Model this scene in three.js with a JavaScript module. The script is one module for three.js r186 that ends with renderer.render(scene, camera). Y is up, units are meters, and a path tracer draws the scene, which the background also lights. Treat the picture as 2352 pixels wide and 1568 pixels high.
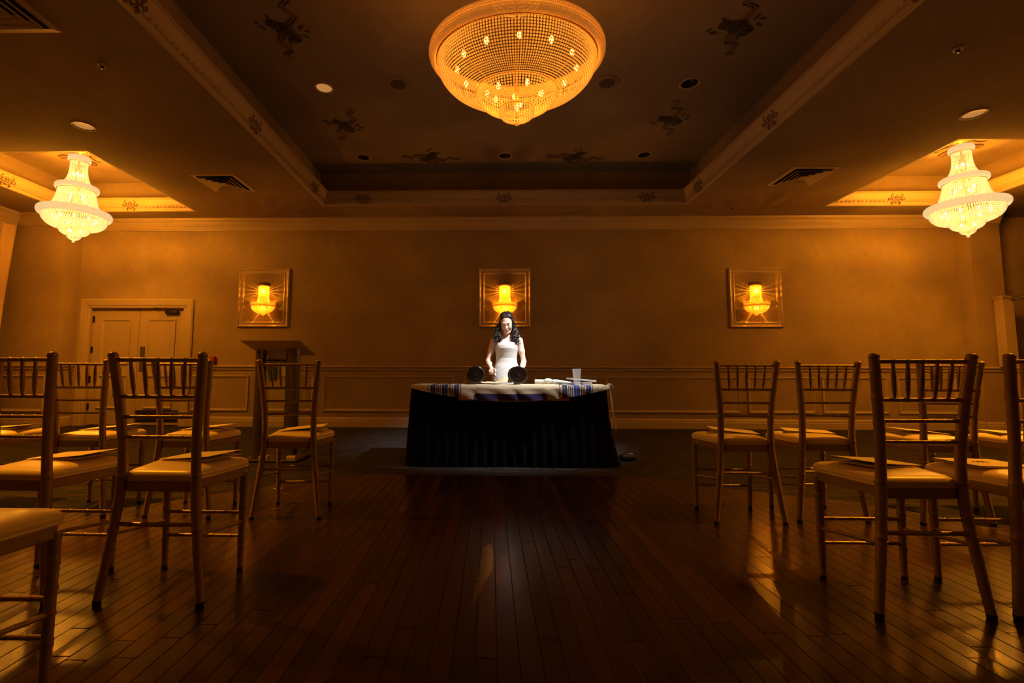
import * as THREE from 'three';
import { mergeGeometries } from 'three/addons/utils/BufferGeometryUtils.js';
import { RoundedBoxGeometry } from 'three/addons/geometries/RoundedBoxGeometry.js';
import { MarchingCubes } from 'three/addons/objects/MarchingCubes.js';

// ------------------------------------------------------------------ camera, light, exposure
const scene = new THREE.Scene();
scene.background = new THREE.Color(0, 0, 0);
const renderer = new THREE.WebGLRenderer();
renderer.toneMapping = THREE.LinearToneMapping;
renderer.toneMappingExposure = 1.0;
renderer.shadowMap.enabled = true;

const V = (x, y, z) => new THREE.Vector3(x, y, z);
const FOCAL = 1080; // in pixels of the 2352 x 1568 frame
const camera = new THREE.PerspectiveCamera(2 * Math.atan(784 / FOCAL) * 180 / Math.PI, 1.5, 0.05, 60);
{
  const right = V(0.99975063, 0.00281246, -0.02215331), up = V(-0.00093562, 0.99644174, 0.08427923), back = V(0.02231151, -0.08423749, 0.99619589);
  camera.quaternion.setFromRotationMatrix(new THREE.Matrix4().makeBasis(right, up, back));
  camera.position.set(0, 0.86, 0);
  camera.setViewOffset(2352, 1568, 72.9, 19.3, 2352, 1568); // the lens is shifted a little
}

const LAMP = new THREE.Color().setRGB(1, 0.33, 0.011);      // colour of every lamp of the room
const DOWN_POWER = 50, SIDE_POWER = 33, CENTRE_POWER = 1.1, SCONCE_POWER = 0.85, FLASH_POWER = 72, REAR = 0.35;

// photographer's flash on the right of the woman, narrow cone, neutral white
const flash = new THREE.SpotLight(new THREE.Color().setRGB(1, 0.98, 0.97), FLASH_POWER, 0, 0.45, 1, 2);
flash.name = 'flash_light';
flash.position.set(1.35, 3.25, -4.20);
flash.target.position.set(0.50, 1.0, -5.15);
flash.castShadow = true; flash.shadow.radius = 2.5;
scene.add(flash, flash.target);
flash.target.name = 'flash_target';

// ------------------------------------------------------------------ helpers
let seed = 7;
const rnd = () => { seed = (seed + 0x6d2b79f5) | 0; let t = Math.imul(seed ^ (seed >>> 15), 1 | seed); t = (t + Math.imul(t ^ (t >>> 7), 61 | t)) ^ t; return ((t ^ (t >>> 14)) >>> 0) / 4294967296; };
const rr = (a, b) => a + (b - a) * rnd();
const names = new Map();
function numbered(name) { const n = names.get(name) || 0; names.set(name, n + 1); return n ? name + '_' + String(n).padStart(3, '0') : name; }
function clean(g) {
  const o = new THREE.BufferGeometry();
  o.setAttribute('position', g.attributes.position);
  if (!g.attributes.normal) g.computeVertexNormals();
  o.setAttribute('normal', g.attributes.normal);
  o.setAttribute('uv', g.attributes.uv || new THREE.BufferAttribute(new Float32Array(g.attributes.position.count * 2), 2));
  o.setIndex(g.index || [...Array(g.attributes.position.count).keys()]);
  return o;
}
const merge = (list) => (Array.isArray(list) ? (list.length === 1 ? list[0] : mergeGeometries(list.map(clean), false)) : list);
function obj(name, geo, mat, parent = scene) {
  const m = new THREE.Mesh(merge(geo), mat);
  m.name = parent === scene ? numbered(name) : name;
  parent.add(m);
  return m;
}
function tag(o, label, category, group) { o.userData.label = label; o.userData.category = category; if (group) o.userData.group = group; return o; }
function thing(name, label, category, pos = [0, 0, 0], turn = 0, group) {
  const o = new THREE.Group(); o.name = numbered(name); scene.add(o);
  o.position.set(...pos); o.rotation.y = turn;
  return tag(o, label, category, group);
}
function dup(root, pos, turn, label, group) {
  const r = root.clone(); r.name = numbered(root.name.replace(/_\d{3}$/, '')); scene.add(r);
  r.userData = { ...root.userData };
  r.position.set(...pos); r.rotation.y = turn;
  return tag(r, label, root.userData.category, group || root.userData.group);
}
function struct(name, geo, mat, parent = scene) { const m = obj(name, geo, mat, parent); if (parent === scene) m.userData.kind = 'structure'; return m; }
const box = (w, h, d, x = 0, y = 0, z = 0) => uvBox(new THREE.BoxGeometry(w, h, d).translate(x, y, z));
const span = (x0, x1, y0, y1, z0, z1) => box(x1 - x0, y1 - y0, z1 - z0, (x0 + x1) / 2, (y0 + y1) / 2, (z0 + z1) / 2);
const rbox = (w, h, d, r, x = 0, y = 0, z = 0, s = 2) => new RoundedBoxGeometry(w, h, d, s, r).translate(x, y, z);
function uvBox(g) { // uv in metres by the axis a face points along
  const p = g.attributes.position, n = g.attributes.normal, uv = new Float32Array(p.count * 2);
  for (let i = 0; i < p.count; i++) {
    const a = Math.abs(n.getX(i)), b = Math.abs(n.getY(i)), c = Math.abs(n.getZ(i));
    uv[2 * i] = a > b && a > c ? p.getZ(i) : p.getX(i);
    uv[2 * i + 1] = b > a && b > c ? p.getZ(i) : p.getY(i);
  }
  g.setAttribute('uv', new THREE.BufferAttribute(uv, 2));
  return g;
}
function grid(nu, nv, f, flip = false) { // f(u, v) -> Vector3 ; u, v in 0..1
  const pos = [], uv = [], idx = [];
  for (let j = 0; j <= nv; j++) for (let i = 0; i <= nu; i++) { const p = f(i / nu, j / nv); pos.push(p.x, p.y, p.z); uv.push(i / nu, j / nv); }
  for (let j = 0; j < nv; j++) for (let i = 0; i < nu; i++) { const a = j * (nu + 1) + i, b = a + 1, c = a + nu + 1, d = c + 1; if (flip) idx.push(a, c, b, b, c, d); else idx.push(a, b, c, b, d, c); }
  const g = new THREE.BufferGeometry();
  g.setAttribute('position', new THREE.Float32BufferAttribute(pos, 3)); g.setAttribute('uv', new THREE.Float32BufferAttribute(uv, 2)); g.setIndex(idx); g.computeVertexNormals();
  return g;
}
function sheet(nu, nv, f, t) { // a sheet of thickness t: upper and lower face and four edges
  const e = 1e-3;
  const nrm = (u, v) => { const a = f(Math.min(1, u + e), v).sub(f(Math.max(0, u - e), v)), b = f(u, Math.min(1, v + e)).sub(f(u, Math.max(0, v - e))); return a.cross(b).normalize(); };
  const low = (u, v) => f(u, v).addScaledVector(nrm(u, v), -t);
  const edge = (a, b, n) => grid(n, 1, (u, v) => (v ? b(u) : a(u)));
  return merge([grid(nu, nv, f), grid(nu, nv, low, true),
    edge((u) => low(u, 0), (u) => f(u, 0), nu), edge((u) => f(u, 1), (u) => low(u, 1), nu), edge((v) => f(0, v), (v) => low(0, v), nv), edge((v) => low(1, v), (v) => f(1, v), nv)]);
}
function sweep(pts, radius, radial = 8, closed = true, flat = 1) { // a tube of varying radius along points
  const n = pts.length, rad = typeof radius === 'function' ? radius : () => radius, pos = [], uv = [], idx = [];
  const tan = pts.map((p, i) => pts[Math.min(n - 1, i + 1)].clone().sub(pts[Math.max(0, i - 1)]).normalize());
  let nn = Math.abs(tan[0].y) < 0.9 ? V(0, 1, 0) : V(0, 0, 1); let len = 0;
  for (let i = 0; i < n; i++) {
    nn = nn.clone().addScaledVector(tan[i], -nn.dot(tan[i])).normalize();
    const b = tan[i].clone().cross(nn), r = rad(n > 1 ? i / (n - 1) : 0);
    if (i) len += pts[i].distanceTo(pts[i - 1]);
    for (let k = 0; k <= radial; k++) { const a = k / radial * Math.PI * 2; const q = pts[i].clone().addScaledVector(nn, Math.cos(a) * r * flat).addScaledVector(b, Math.sin(a) * r); pos.push(q.x, q.y, q.z); uv.push(k / radial, len); }
  }
  const w = radial + 1;
  for (let i = 0; i < n - 1; i++) for (let k = 0; k < radial; k++) { const a = i * w + k; idx.push(a, a + 1, a + w, a + 1, a + w + 1, a + w); }
  if (closed) for (const [i, f] of [[0, 1], [n - 1, 0]]) { const c = pos.length / 3; pos.push(pts[i].x, pts[i].y, pts[i].z); uv.push(0, 0); for (let k = 0; k < radial; k++) { const a = i * w + k; f ? idx.push(c, a + 1, a) : idx.push(c, a, a + 1); } }
  const g = new THREE.BufferGeometry();
  g.setAttribute('position', new THREE.Float32BufferAttribute(pos, 3)); g.setAttribute('uv', new THREE.Float32BufferAttribute(uv, 2)); g.setIndex(idx); g.computeVertexNormals();
  return g;
}
const curve = (pts, n) => new THREE.CatmullRomCurve3(pts).getPoints(n);
const lathe = (pts, seg = 32, start = 0, len = Math.PI * 2) => new THREE.LatheGeometry(pts.map(([r, y]) => new THREE.Vector2(r, y)), seg, start, len);
function facets(rows) { const pos = []; for (const q of rows) pos.push(...q); const g = new THREE.BufferGeometry(); g.setAttribute('position', new THREE.Float32BufferAttribute(pos, 3)); g.computeVertexNormals(); return uvBox(g); }
const tri = (a, b, c) => [...a, ...b, ...c];
const quad = (a, b, c, d) => [...a, ...b, ...c, ...a, ...c, ...d];
// a straight moulding: closed profile of [out, up], from A to B, out along N (mitres: extra length per unit of out at either end)
function mould(profile, A, B, N, mitreA = 0, mitreB = 0) {
  const d = B.clone().sub(A).normalize(), rows = [], n = profile.length, pt = (base, [o, u], m) => base.clone().addScaledVector(N, o).addScaledVector(d, m * o).add(V(0, u, 0)).toArray();
  for (let i = 0; i < n; i++) { const p = profile[i], q = profile[(i + 1) % n]; rows.push(quad(pt(A, p, mitreA), pt(B, p, mitreB), pt(B, q, mitreB), pt(A, q, mitreA))); }
  for (const [base, m] of [[A, mitreA], [B, mitreB]]) for (let i = 1; i < n - 1; i++) rows.push(tri(pt(base, profile[0], m), pt(base, profile[i], m), pt(base, profile[i + 1], m)));
  return facets(rows);
}
// the four mitred sides of a moulding round a rectangle; out points away from the middle
function rectMould(profile, x0, x1, z0, z1, y) {
  return [
    mould(profile, V(x0, y, z0), V(x1, y, z0), V(0, 0, -1), -1, 1), mould(profile, V(x1, y, z0), V(x1, y, z1), V(1, 0, 0), -1, 1),
    mould(profile, V(x1, y, z1), V(x0, y, z1), V(0, 0, 1), -1, 1), mould(profile, V(x0, y, z1), V(x0, y, z0), V(-1, 0, 0), -1, 1)];
}
// a picture-frame moulding on a wall that faces +z (profile: [in from the outer edge, proud])
function frameMould(profile, x0, x1, y0, y1, z) {
  const n = profile.length, out = [];
  const c = [[x0, y0, 1, 1], [x1, y0, -1, 1], [x1, y1, -1, -1], [x0, y1, 1, -1]];
  for (let s = 0; s < 4; s++) {
    const a = c[s], b = c[(s + 1) % 4], rows = [], pt = (k, [i, h]) => [k[0] + k[2] * i, k[1] + k[3] * i, z + h];
    for (let i = 0; i < n - 1; i++) rows.push(quad(pt(a, profile[i]), pt(b, profile[i]), pt(b, profile[i + 1]), pt(a, profile[i + 1])));
    out.push(facets(rows));
  }
  return out;
}
// ------------------------------------------------------------------ textures
function hash(x, y, s) { let h = Math.imul(x, 374761393) + Math.imul(y, 668265263) + Math.imul(s, 974634541); h = Math.imul(h ^ (h >>> 13), 1274126177); return ((h ^ (h >>> 16)) >>> 0) / 4294967296; }
function vnoise(u, v, fx, fy, s) { // tileable value noise
  const x = u * fx, y = v * fy, xi = Math.floor(x), yi = Math.floor(y), a = x - xi, b = y - yi, sa = a * a * (3 - 2 * a), sb = b * b * (3 - 2 * b);
  const h = (i, j) => hash(((i % fx) + fx) % fx, ((j % fy) + fy) % fy, s);
  return (h(xi, yi) * (1 - sa) + h(xi + 1, yi) * sa) * (1 - sb) + (h(xi, yi + 1) * (1 - sa) + h(xi + 1, yi + 1) * sa) * sb;
}
function tex(w, h, f, srgb = true, repeat) { // f(u, v) -> [r, g, b] in 0..1
  const d = new Uint8Array(w * h * 4);
  for (let y = 0; y < h; y++) for (let x = 0; x < w; x++) { const c = f(x / w, y / h), o = (y * w + x) * 4; for (let k = 0; k < 3; k++) d[o + k] = Math.max(0, Math.min(255, c[k] * 255)); d[o + 3] = 255; }
  const t = new THREE.DataTexture(d, w, h); t.wrapS = t.wrapT = THREE.RepeatWrapping; t.magFilter = THREE.LinearFilter; t.minFilter = THREE.LinearFilter;
  if (srgb) t.colorSpace = THREE.SRGBColorSpace;
  if (repeat) t.repeat.set(...repeat);
  t.needsUpdate = true;
  return t;
}
const plasterMap = tex(512, 512, (u, v) => { // soft rag-rolled wallpaper
  const n = 0.5 * vnoise(u, v, 4, 4, 1) + 0.28 * vnoise(u, v, 9, 9, 2) + 0.14 * vnoise(u, v, 37, 29, 3) + 0.08 * vnoise(u, v, 150, 90, 4);
  const k = 0.80 + 0.26 * n; return [k, k * 0.985, k * 0.95];
}, true, [1 / 2.6, 1 / 2.6]);
const carpetMap = tex(512, 512, (u, v) => { // dashes of brown and wine on near black
  let c = [0.13, 0.10, 0.085];
  const row = Math.floor(v * 44), x = u * 9 + hash(row, 3, 5) * 9, cell = Math.floor(x), h = hash(cell % 97, row, 11), wob = Math.abs((v * 44) % 1 - 0.5 + 0.25 * (vnoise(u, v, 24, 24, 8) - 0.5));
  if (h > 0.52 && wob < 0.30) c = h > 0.82 ? [0.52, 0.40, 0.30] : h > 0.68 ? [0.42, 0.25, 0.18] : [0.34, 0.28, 0.18];
  const g = 0.75 + 0.5 * hash(Math.floor(u * 512), Math.floor(v * 512), 9);
  return c.map((k) => k * g);
}, true, [1 / 1.5, 1 / 1.5]);
const woodMap = tex(512, 512, (u, v) => { // u across the board, v along the grain
  const w = vnoise(u, v, 5, 3, 21) * 0.6, g = 0.5 * vnoise(u + w * 0.02, v, 90, 4, 22) + 0.3 * vnoise(u, v, 180, 9, 23) + 0.2 * vnoise(u, v, 12, 3, 24);
  const k = 0.62 + 0.45 * g; return [k, k * 0.96, k * 0.92];
}, true, [2.2, 0.6]);
const scuffMap = tex(512, 512, (u, v) => { // roughness of the worn varnish
  const k = 0.62 + 0.20 * vnoise(u, v, 7, 5, 31) + 0.06 * vnoise(u, v, 30, 20, 32) + 0.10 * vnoise(u, v, 220, 90, 33); return [k, k, k];
}, false, [0.9, 0.9]);
const laceMap = tex(256, 256, (u, v) => { // lace: small motifs with openings
  const a = vnoise(u, v, 22, 22, 41), b = vnoise(u, v, 60, 60, 42), k = Math.abs(a - 0.5) < 0.13 ? 0.35 : 0.75 + 0.25 * b; return [k, k, k];
}, false);
const laceColor = tex(256, 256, (u, v) => {
  const a = vnoise(u, v, 22, 22, 41), b = vnoise(u, v, 70, 70, 43), k = (Math.abs(a - 0.5) < 0.10 ? 0.80 : 0.97) - (b > 0.83 ? 0.22 : 0); return [k, k, k * 0.985];
}, true);
const clothBump = tex(128, 128, (u, v) => { const k = 0.5 + 0.25 * Math.sin(u * Math.PI * 64) + 0.25 * Math.sin(v * Math.PI * 64); return [k, k, k]; }, false, [6, 6]);

// ------------------------------------------------------------------ materials
const std = (c, roughness, more = {}) => new THREE.MeshStandardMaterial({ color: new THREE.Color().setRGB(...c), roughness, ...more });
const phys = (c, roughness, more = {}) => new THREE.MeshPhysicalMaterial({ color: new THREE.Color().setRGB(...c), roughness, ...more });
const M = {
  wall: std([0.44, 0.34, 0.205], 0.78, { map: plasterMap }),
  ceiling: std([0.35, 0.275, 0.18], 0.9, { map: plasterMap }),
  trim: std([0.50, 0.395, 0.25], 0.5),
  carpet: std([0.17, 0.16, 0.15], 1, { map: carpetMap, bumpMap: carpetMap, bumpScale: 0.004 }),
  slab: std([0.3, 0.28, 0.25], 0.95),
  door: std([0.47, 0.37, 0.235], 0.45),
  gap: std([0.02, 0.015, 0.01], 0.9),
  ornament: std([0.20, 0.13, 0.07], 0.7),
  ornamentDark: std([0.09, 0.065, 0.04], 0.7),
  brass: std([0.55, 0.36, 0.12], 0.32, { metalness: 0.9 }),
  steel: std([0.45, 0.42, 0.38], 0.3, { metalness: 1 }),
  darkMetal: std([0.05, 0.042, 0.035], 0.35, { metalness: 0.6 }),
  chair: std([0.33, 0.225, 0.12], 0.36, { metalness: 0.25 }),
  cushion: phys([0.80, 0.63, 0.38], 0.38, { clearcoat: 0.35, clearcoatRoughness: 0.3 }),
  foot: std([0.015, 0.013, 0.012], 0.6),
  paper: std([0.80, 0.70, 0.52], 0.75),
  ink: std([0.10, 0.05, 0.03], 0.8),
  skirt: phys([0.0014, 0.0021, 0.0022], 0.9, { specularIntensity: 0.25 }),
  under: std([0.60, 0.36, 0.08], 0.7),
  red: std([0.40, 0.02, 0.015], 0.4),
  curtain: phys([0.56, 0.40, 0.22], 0.75, { sheen: 0.4, sheenRoughness: 0.5 }),
  crystal: phys([0.98, 0.84, 0.60], 0.7, { transmission: 0.4, thickness: 0, ior: 1.5, emissive: new THREE.Color().setRGB(0.30, 0.125, 0.02) }),  // bulb light in the beads partly put in as emission
  crystalLit: phys([0.32, 0.27, 0.22], 0.7, { transmission: 0.4, thickness: 0, ior: 1.5, emissive: new THREE.Color().setRGB(0.84, 0.61, 0.31) }),  // lamplit cream of the beads put in as emission
  bandLit: phys([0.32, 0.27, 0.20], 0.6, { transmission: 0.4, thickness: 0, ior: 1.45, emissive: new THREE.Color().setRGB(1.05, 0.74, 0.34) }),  // lamplit look of the bands put in as emission
  band: phys([0.95, 0.78, 0.52], 0.6, { transmission: 0.45, thickness: 0, ior: 1.45, emissive: new THREE.Color().setRGB(0.19, 0.075, 0.011) }),  // bulb light on the rim put in as a faint emission
  crystalWarm: phys([0.95, 0.80, 0.58], 0.9, { transmission: 0.5, thickness: 0, ior: 1.5 }),
  bulb: std([1, 0.9, 0.7], 0.5, { emissive: new THREE.Color().setRGB(9, 5.2, 1.7) }),
  bulbDim: std([1, 0.9, 0.7], 0.5, { emissive: new THREE.Color().setRGB(4.2, 2.1, 0.55) }),
  downlight: std([0.8, 0.7, 0.5], 0.5, { emissive: new THREE.Color().setRGB(0.40, 0.18, 0.045) }),
  canDark: std([0.20, 0.16, 0.11], 0.25, { metalness: 0.8 }),
  discWood: phys([0.012, 0.0055, 0.0035], 0.3, { clearcoat: 0.3, clearcoatRoughness: 0.15 }),
  parchment: std([0.52, 0.40, 0.25], 0.8),
  skin: phys([0.74, 0.50, 0.39], 0.5, { sheen: 0.2, sheenRoughness: 0.6 }),
  lips: std([0.42, 0.13, 0.11], 0.45),
  hair: phys([0.020, 0.012, 0.009], 0.34, { clearcoat: 0.25, clearcoatRoughness: 0.35 }),
  dress: phys([0.86, 0.86, 0.85], 0.62, { map: laceColor, bumpMap: laceMap, bumpScale: 0.0018 }),
  pearl: phys([0.85, 0.82, 0.76], 0.25, { clearcoat: 0.6 }),
  glass: phys([0.97, 0.97, 0.95], 0.05, { transmission: 1, thickness: 0, ior: 1.5 }),
  acrylic: phys([0.96, 0.97, 0.96], 0.06, { transmission: 0.94, thickness: 0, ior: 1.49 }),
  white: std([0.80, 0.80, 0.78], 0.6),
  blue: std([0.03, 0.05, 0.18], 0.6),
  purple: phys([0.040, 0.028, 0.105], 0.45, { sheen: 0.4, sheenRoughness: 0.4 }),
  fringe: std([0.78, 0.68, 0.50], 0.8),
};
const woodTones = [[0.042, 0.0185, 0.0095], [0.046, 0.0195, 0.010], [0.040, 0.0175, 0.009], [0.050, 0.021, 0.010], [0.044, 0.019, 0.010], [0.068, 0.029, 0.014], [0.032, 0.0145, 0.008]]
  .map((c) => phys(c, 0.30, { map: woodMap, roughnessMap: scuffMap, bumpMap: scuffMap, bumpScale: 0.00005 }));

// ------------------------------------------------------------------ the room
const CEIL = 3.36, BACK = -7.49, FRONT = 3.2, WEST = -8.0, EAST = 10.2;
// floor: slab, carpet with the outline of the dance floor cut out, boards
struct('floor', span(WEST - 0.3, EAST + 0.3, -0.25, -0.014, -8.6, FRONT + 0.3), M.slab);
const edgePts = [[3.7, FRONT - 0.3], [3.65, -1.2], [3.3, -2.0], [2.86, -2.66], [2.70, -3.02], [2.45, -3.30], [1.96, -3.55], [1.72, -3.70], [1.46, -3.92], [1.22, -4.01], [0.95, -4.035], [-0.7, -4.06], [-1.0, -4.055], [-1.28, -3.98], [-1.52, -3.83], [-1.72, -3.57], [-2.22, -3.12], [-2.36, -2.97], [-2.75, -2.86], [-3.2, -2.2], [-3.5, -1.2], [-3.55, FRONT - 0.3]];
{
  const s = new THREE.Shape([[WEST, -8.6], [EAST, -8.6], [EAST, FRONT], [WEST, FRONT]].map((p) => new THREE.Vector2(...p)));
  s.holes.push(new THREE.Path(edgePts.map((p) => new THREE.Vector2(...p))));
  const g = new THREE.ExtrudeGeometry(s, { depth: 0.014, bevelEnabled: false }); g.rotateX(Math.PI / 2); g.computeVertexNormals(); uvBox(g);
  const c = struct('carpet', g, M.carpet);
  tag(c, 'dark patterned carpet with brown dashes round the dance floor', 'carpet');
}
const edgeZ = (x) => { for (let i = 1; i < edgePts.length - 2; i++) { const [xa, za] = edgePts[i], [xb, zb] = edgePts[i + 1]; if (x <= xa && x >= xb && xa !== xb) return za + (zb - za) * (x - xa) / (xb - xa); } return -1.2; };
{
  const floor = new THREE.Group(); floor.name = 'dance_floor'; floor.userData.kind = 'structure'; scene.add(floor);
  tag(floor, 'dark polished hardwood dance floor of narrow boards', 'floor');
  const W = 0.068, boards = [];
  const e0 = V(0, 0.86, 0);
  for (let i = -52; i < 54; i++) {
    const xl = i * W + 0.02, xr = xl + W;
    if (xl < -3.5 || xr > 3.6) continue;
    let z0 = null;
    let z = Math.max(edgeZ(xl), edgeZ(xr));
    const zl = edgeZ(xl), zr = edgeZ(xr);
    let first = true, end = z + rr(0.15, 1.3);
    while (z < FRONT - 0.32) {
      end = Math.min(end, FRONT - 0.3);
      boards.push({ xl, xr, a: first ? zl : z, b: first ? zr : z, end, first });
      first = false; z = end; end = z + (z < 0 ? rr(0.45, 1.6) : 3);
    }
  }
  const geo = (q) => {
    const g = 0.0008, y1 = 0.0015 + rr(-0.0003, 0.0003), y0 = -0.012, c = 0.0013, x0 = q.xl + g, x1 = q.xr - g, e = q.end - 0.0008, a = q.a + (q.first ? 0.004 : 0.0008), b = q.b + (q.first ? 0.004 : 0.0008);
    const top = [[x0 + c, y1, a + c], [x1 - c, y1, b + c], [x1 - c, y1, e - c], [x0 + c, y1, e - c]], mid = [[x0, y1 - c, a], [x1, y1 - c, b], [x1, y1 - c, e], [x0, y1 - c, e]], low = mid.map(([x, , z]) => [x, y0, z]);
    const rows = [quad(top[3], top[2], top[1], top[0])];
    for (let k = 0; k < 4; k++) { const n = (k + 1) % 4; rows.push(quad(top[k], top[n], mid[n], mid[k]), quad(mid[k], mid[n], low[n], low[k])); }
    const f = facets(rows), uv = f.attributes.uv, ou = rnd() * 5, ov = rnd() * 5;
    for (let k = 0; k < uv.count; k++) uv.setXY(k, uv.getX(k) + ou, uv.getY(k) + ov);
    return f;
  };
  const area = (q) => { const zc = Math.min(-0.3, (q.a + q.end) / 2), zn = Math.min(q.end, -1.30); if (zn <= q.a) return 0; const xm = Math.abs((q.xl + q.xr) / 2), zm = (q.a + zn) / 2; if (xm / -zn > 1.18 && xm / -zm > 1.18) return 0; return (zn - q.a) / (zc * zc) / -zm; };
  boards.forEach((q) => { q.s = area(q); q.t = Math.floor(Math.pow(rnd(), 1.15) * woodTones.length); });
  const order = [...boards].sort((p, q) => q.s - p.s), own = new Set(order.slice(0, 300).filter((q) => q.s > 0));
  const rest = woodTones.map(() => []);
  for (const q of boards) { const g = geo(q); if (own.has(q)) obj('board', g, woodTones[q.t], floor); else rest[q.t].push(g); }
  rest.forEach((l, k) => { if (l.length) { const m = obj('boards_beyond', l, woodTones[k], floor); m.userData.kind = 'stuff'; } });
  obj('edge_strip', sweep(edgePts.map(([x, z]) => V(x, -0.004, z)), 0.006, 6), M.foot, floor);
}

// ceiling with the openings of the coffers and of the recessed lights
const BIG = { x0: -2.5, x1: 2.885, z0: -6.82, z1: 0.5, cx: 0.19, cz: -3.16, top: 3.90 };
const COFFERS = [
  { x0: -6.62, x1: -4.62, z0: -7.04, z1: -5.08 }, { x0: 5.02, x1: 7.02, z0: -6.95, z1: -4.97 },
  { x0: -6.62, x1: -4.62, z0: -2.5, z1: -0.5 }, { x0: 5.02, x1: 7.02, z0: -2.5, z1: -0.5 }];
const LOW_LIGHTS = [[-4.16, -4.52], [4.66, -4.45], [-3.4, -2.6], [3.8, -2.6]];  // last pair is unseen, added for the chairs
const HIGH_LIGHTS = [[-1.79, -4.77, 1], [2.09, -4.76, 0], [-1.81, -6.40, 0], [0.20, -6.38, 0], [2.14, -6.39, 0]];
const SPEAKERS = [[-0.98, -4.71], [1.22, -4.73]];
function slabWithHoles(x0, x1, z0, z1, y, t, rects, rounds) {
  const s = new THREE.Shape([[x0, z0], [x1, z0], [x1, z1], [x0, z1]].map((p) => new THREE.Vector2(...p)));
  for (const r of rects) s.holes.push(new THREE.Path([[r.x0, r.z0], [r.x1, r.z0], [r.x1, r.z1], [r.x0, r.z1]].map((p) => new THREE.Vector2(...p))));
  for (const [x, z, r] of rounds) { const h = new THREE.Path(); h.absarc(x, z, r, 0, Math.PI * 2); s.holes.push(h); }
  const g = new THREE.ExtrudeGeometry(s, { depth: t, bevelEnabled: false, curveSegments: 24 }); g.rotateX(Math.PI / 2); g.translate(0, y + t, 0); g.computeVertexNormals();
  return uvBox(g);
}
const ceiling = struct('ceiling', slabWithHoles(WEST - 0.2, EAST + 0.2, -8.6, FRONT + 0.2, CEIL, 0.05, [BIG, ...COFFERS].map((c) => ({ x0: c.x0 - 0.03, x1: c.x1 + 0.03, z0: c.z0 - 0.03, z1: c.z1 + 0.03 })), LOW_LIGHTS.map(([x, z]) => [x, z, 0.085])), M.ceiling);

const FRIEZE = [[0.0, 0.0], [0.0, 0.05], [-0.012, 0.055], [-0.014, 0.075], [-0.03, 0.10], [-0.048, 0.155], [-0.052, 0.17], [-0.065, 0.172], [-0.065, 0.195], [0.03, 0.195], [0.055, 0.052], [0.029, 0.05], [0.029, 0.0]];
// relief ornaments: a cross of four small lozenges with scrolls (for the friezes)
function cartouche(s) {
  const g = [];
  const loz = (x, y, r) => { const c = [[x, y - r, 0], [x + r, y, 0], [x, y + r, 0], [x - r, y, 0]]; for (let k = 0; k < 4; k++) g.push(sweep([V(...c[k]), V(...c[(k + 1) % 4])], 0.006 * s, 5)); };
  loz(0, -0.03 * s, 0.028 * s); loz(-0.042 * s, 0.012 * s, 0.028 * s); loz(0.042 * s, 0.012 * s, 0.028 * s); loz(0, 0.035 * s, 0.022 * s);
  for (const k of [-1, 1]) {
    g.push(sweep(curve([V(k * 0.06 * s, 0.012 * s, 0), V(k * 0.085 * s, 0.05 * s, 0), V(k * 0.065 * s, 0.075 * s, 0), V(k * 0.05 * s, 0.06 * s, 0)], 10), (t) => (0.010 - 0.005 * t) * s, 5));
    g.push(sweep(curve([V(k * 0.06 * s, 0.0, 0), V(k * 0.10 * s, -0.012 * s, 0), V(k * 0.115 * s, 0.012 * s, 0), V(k * 0.098 * s, 0.02 * s, 0)], 10), (t) => (0.012 - 0.006 * t) * s, 5));
    g.push(sweep(curve([V(k * 0.03 * s, -0.03 * s, 0), V(k * 0.06 * s, -0.05 * s, 0), V(k * 0.05 * s, -0.075 * s, 0), V(k * 0.035 * s, -0.06 * s, 0)], 10), (t) => (0.010 - 0.005 * t) * s, 5));
  }
  return merge(g);
}
const cartoucheGeo = cartouche(1);
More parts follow.
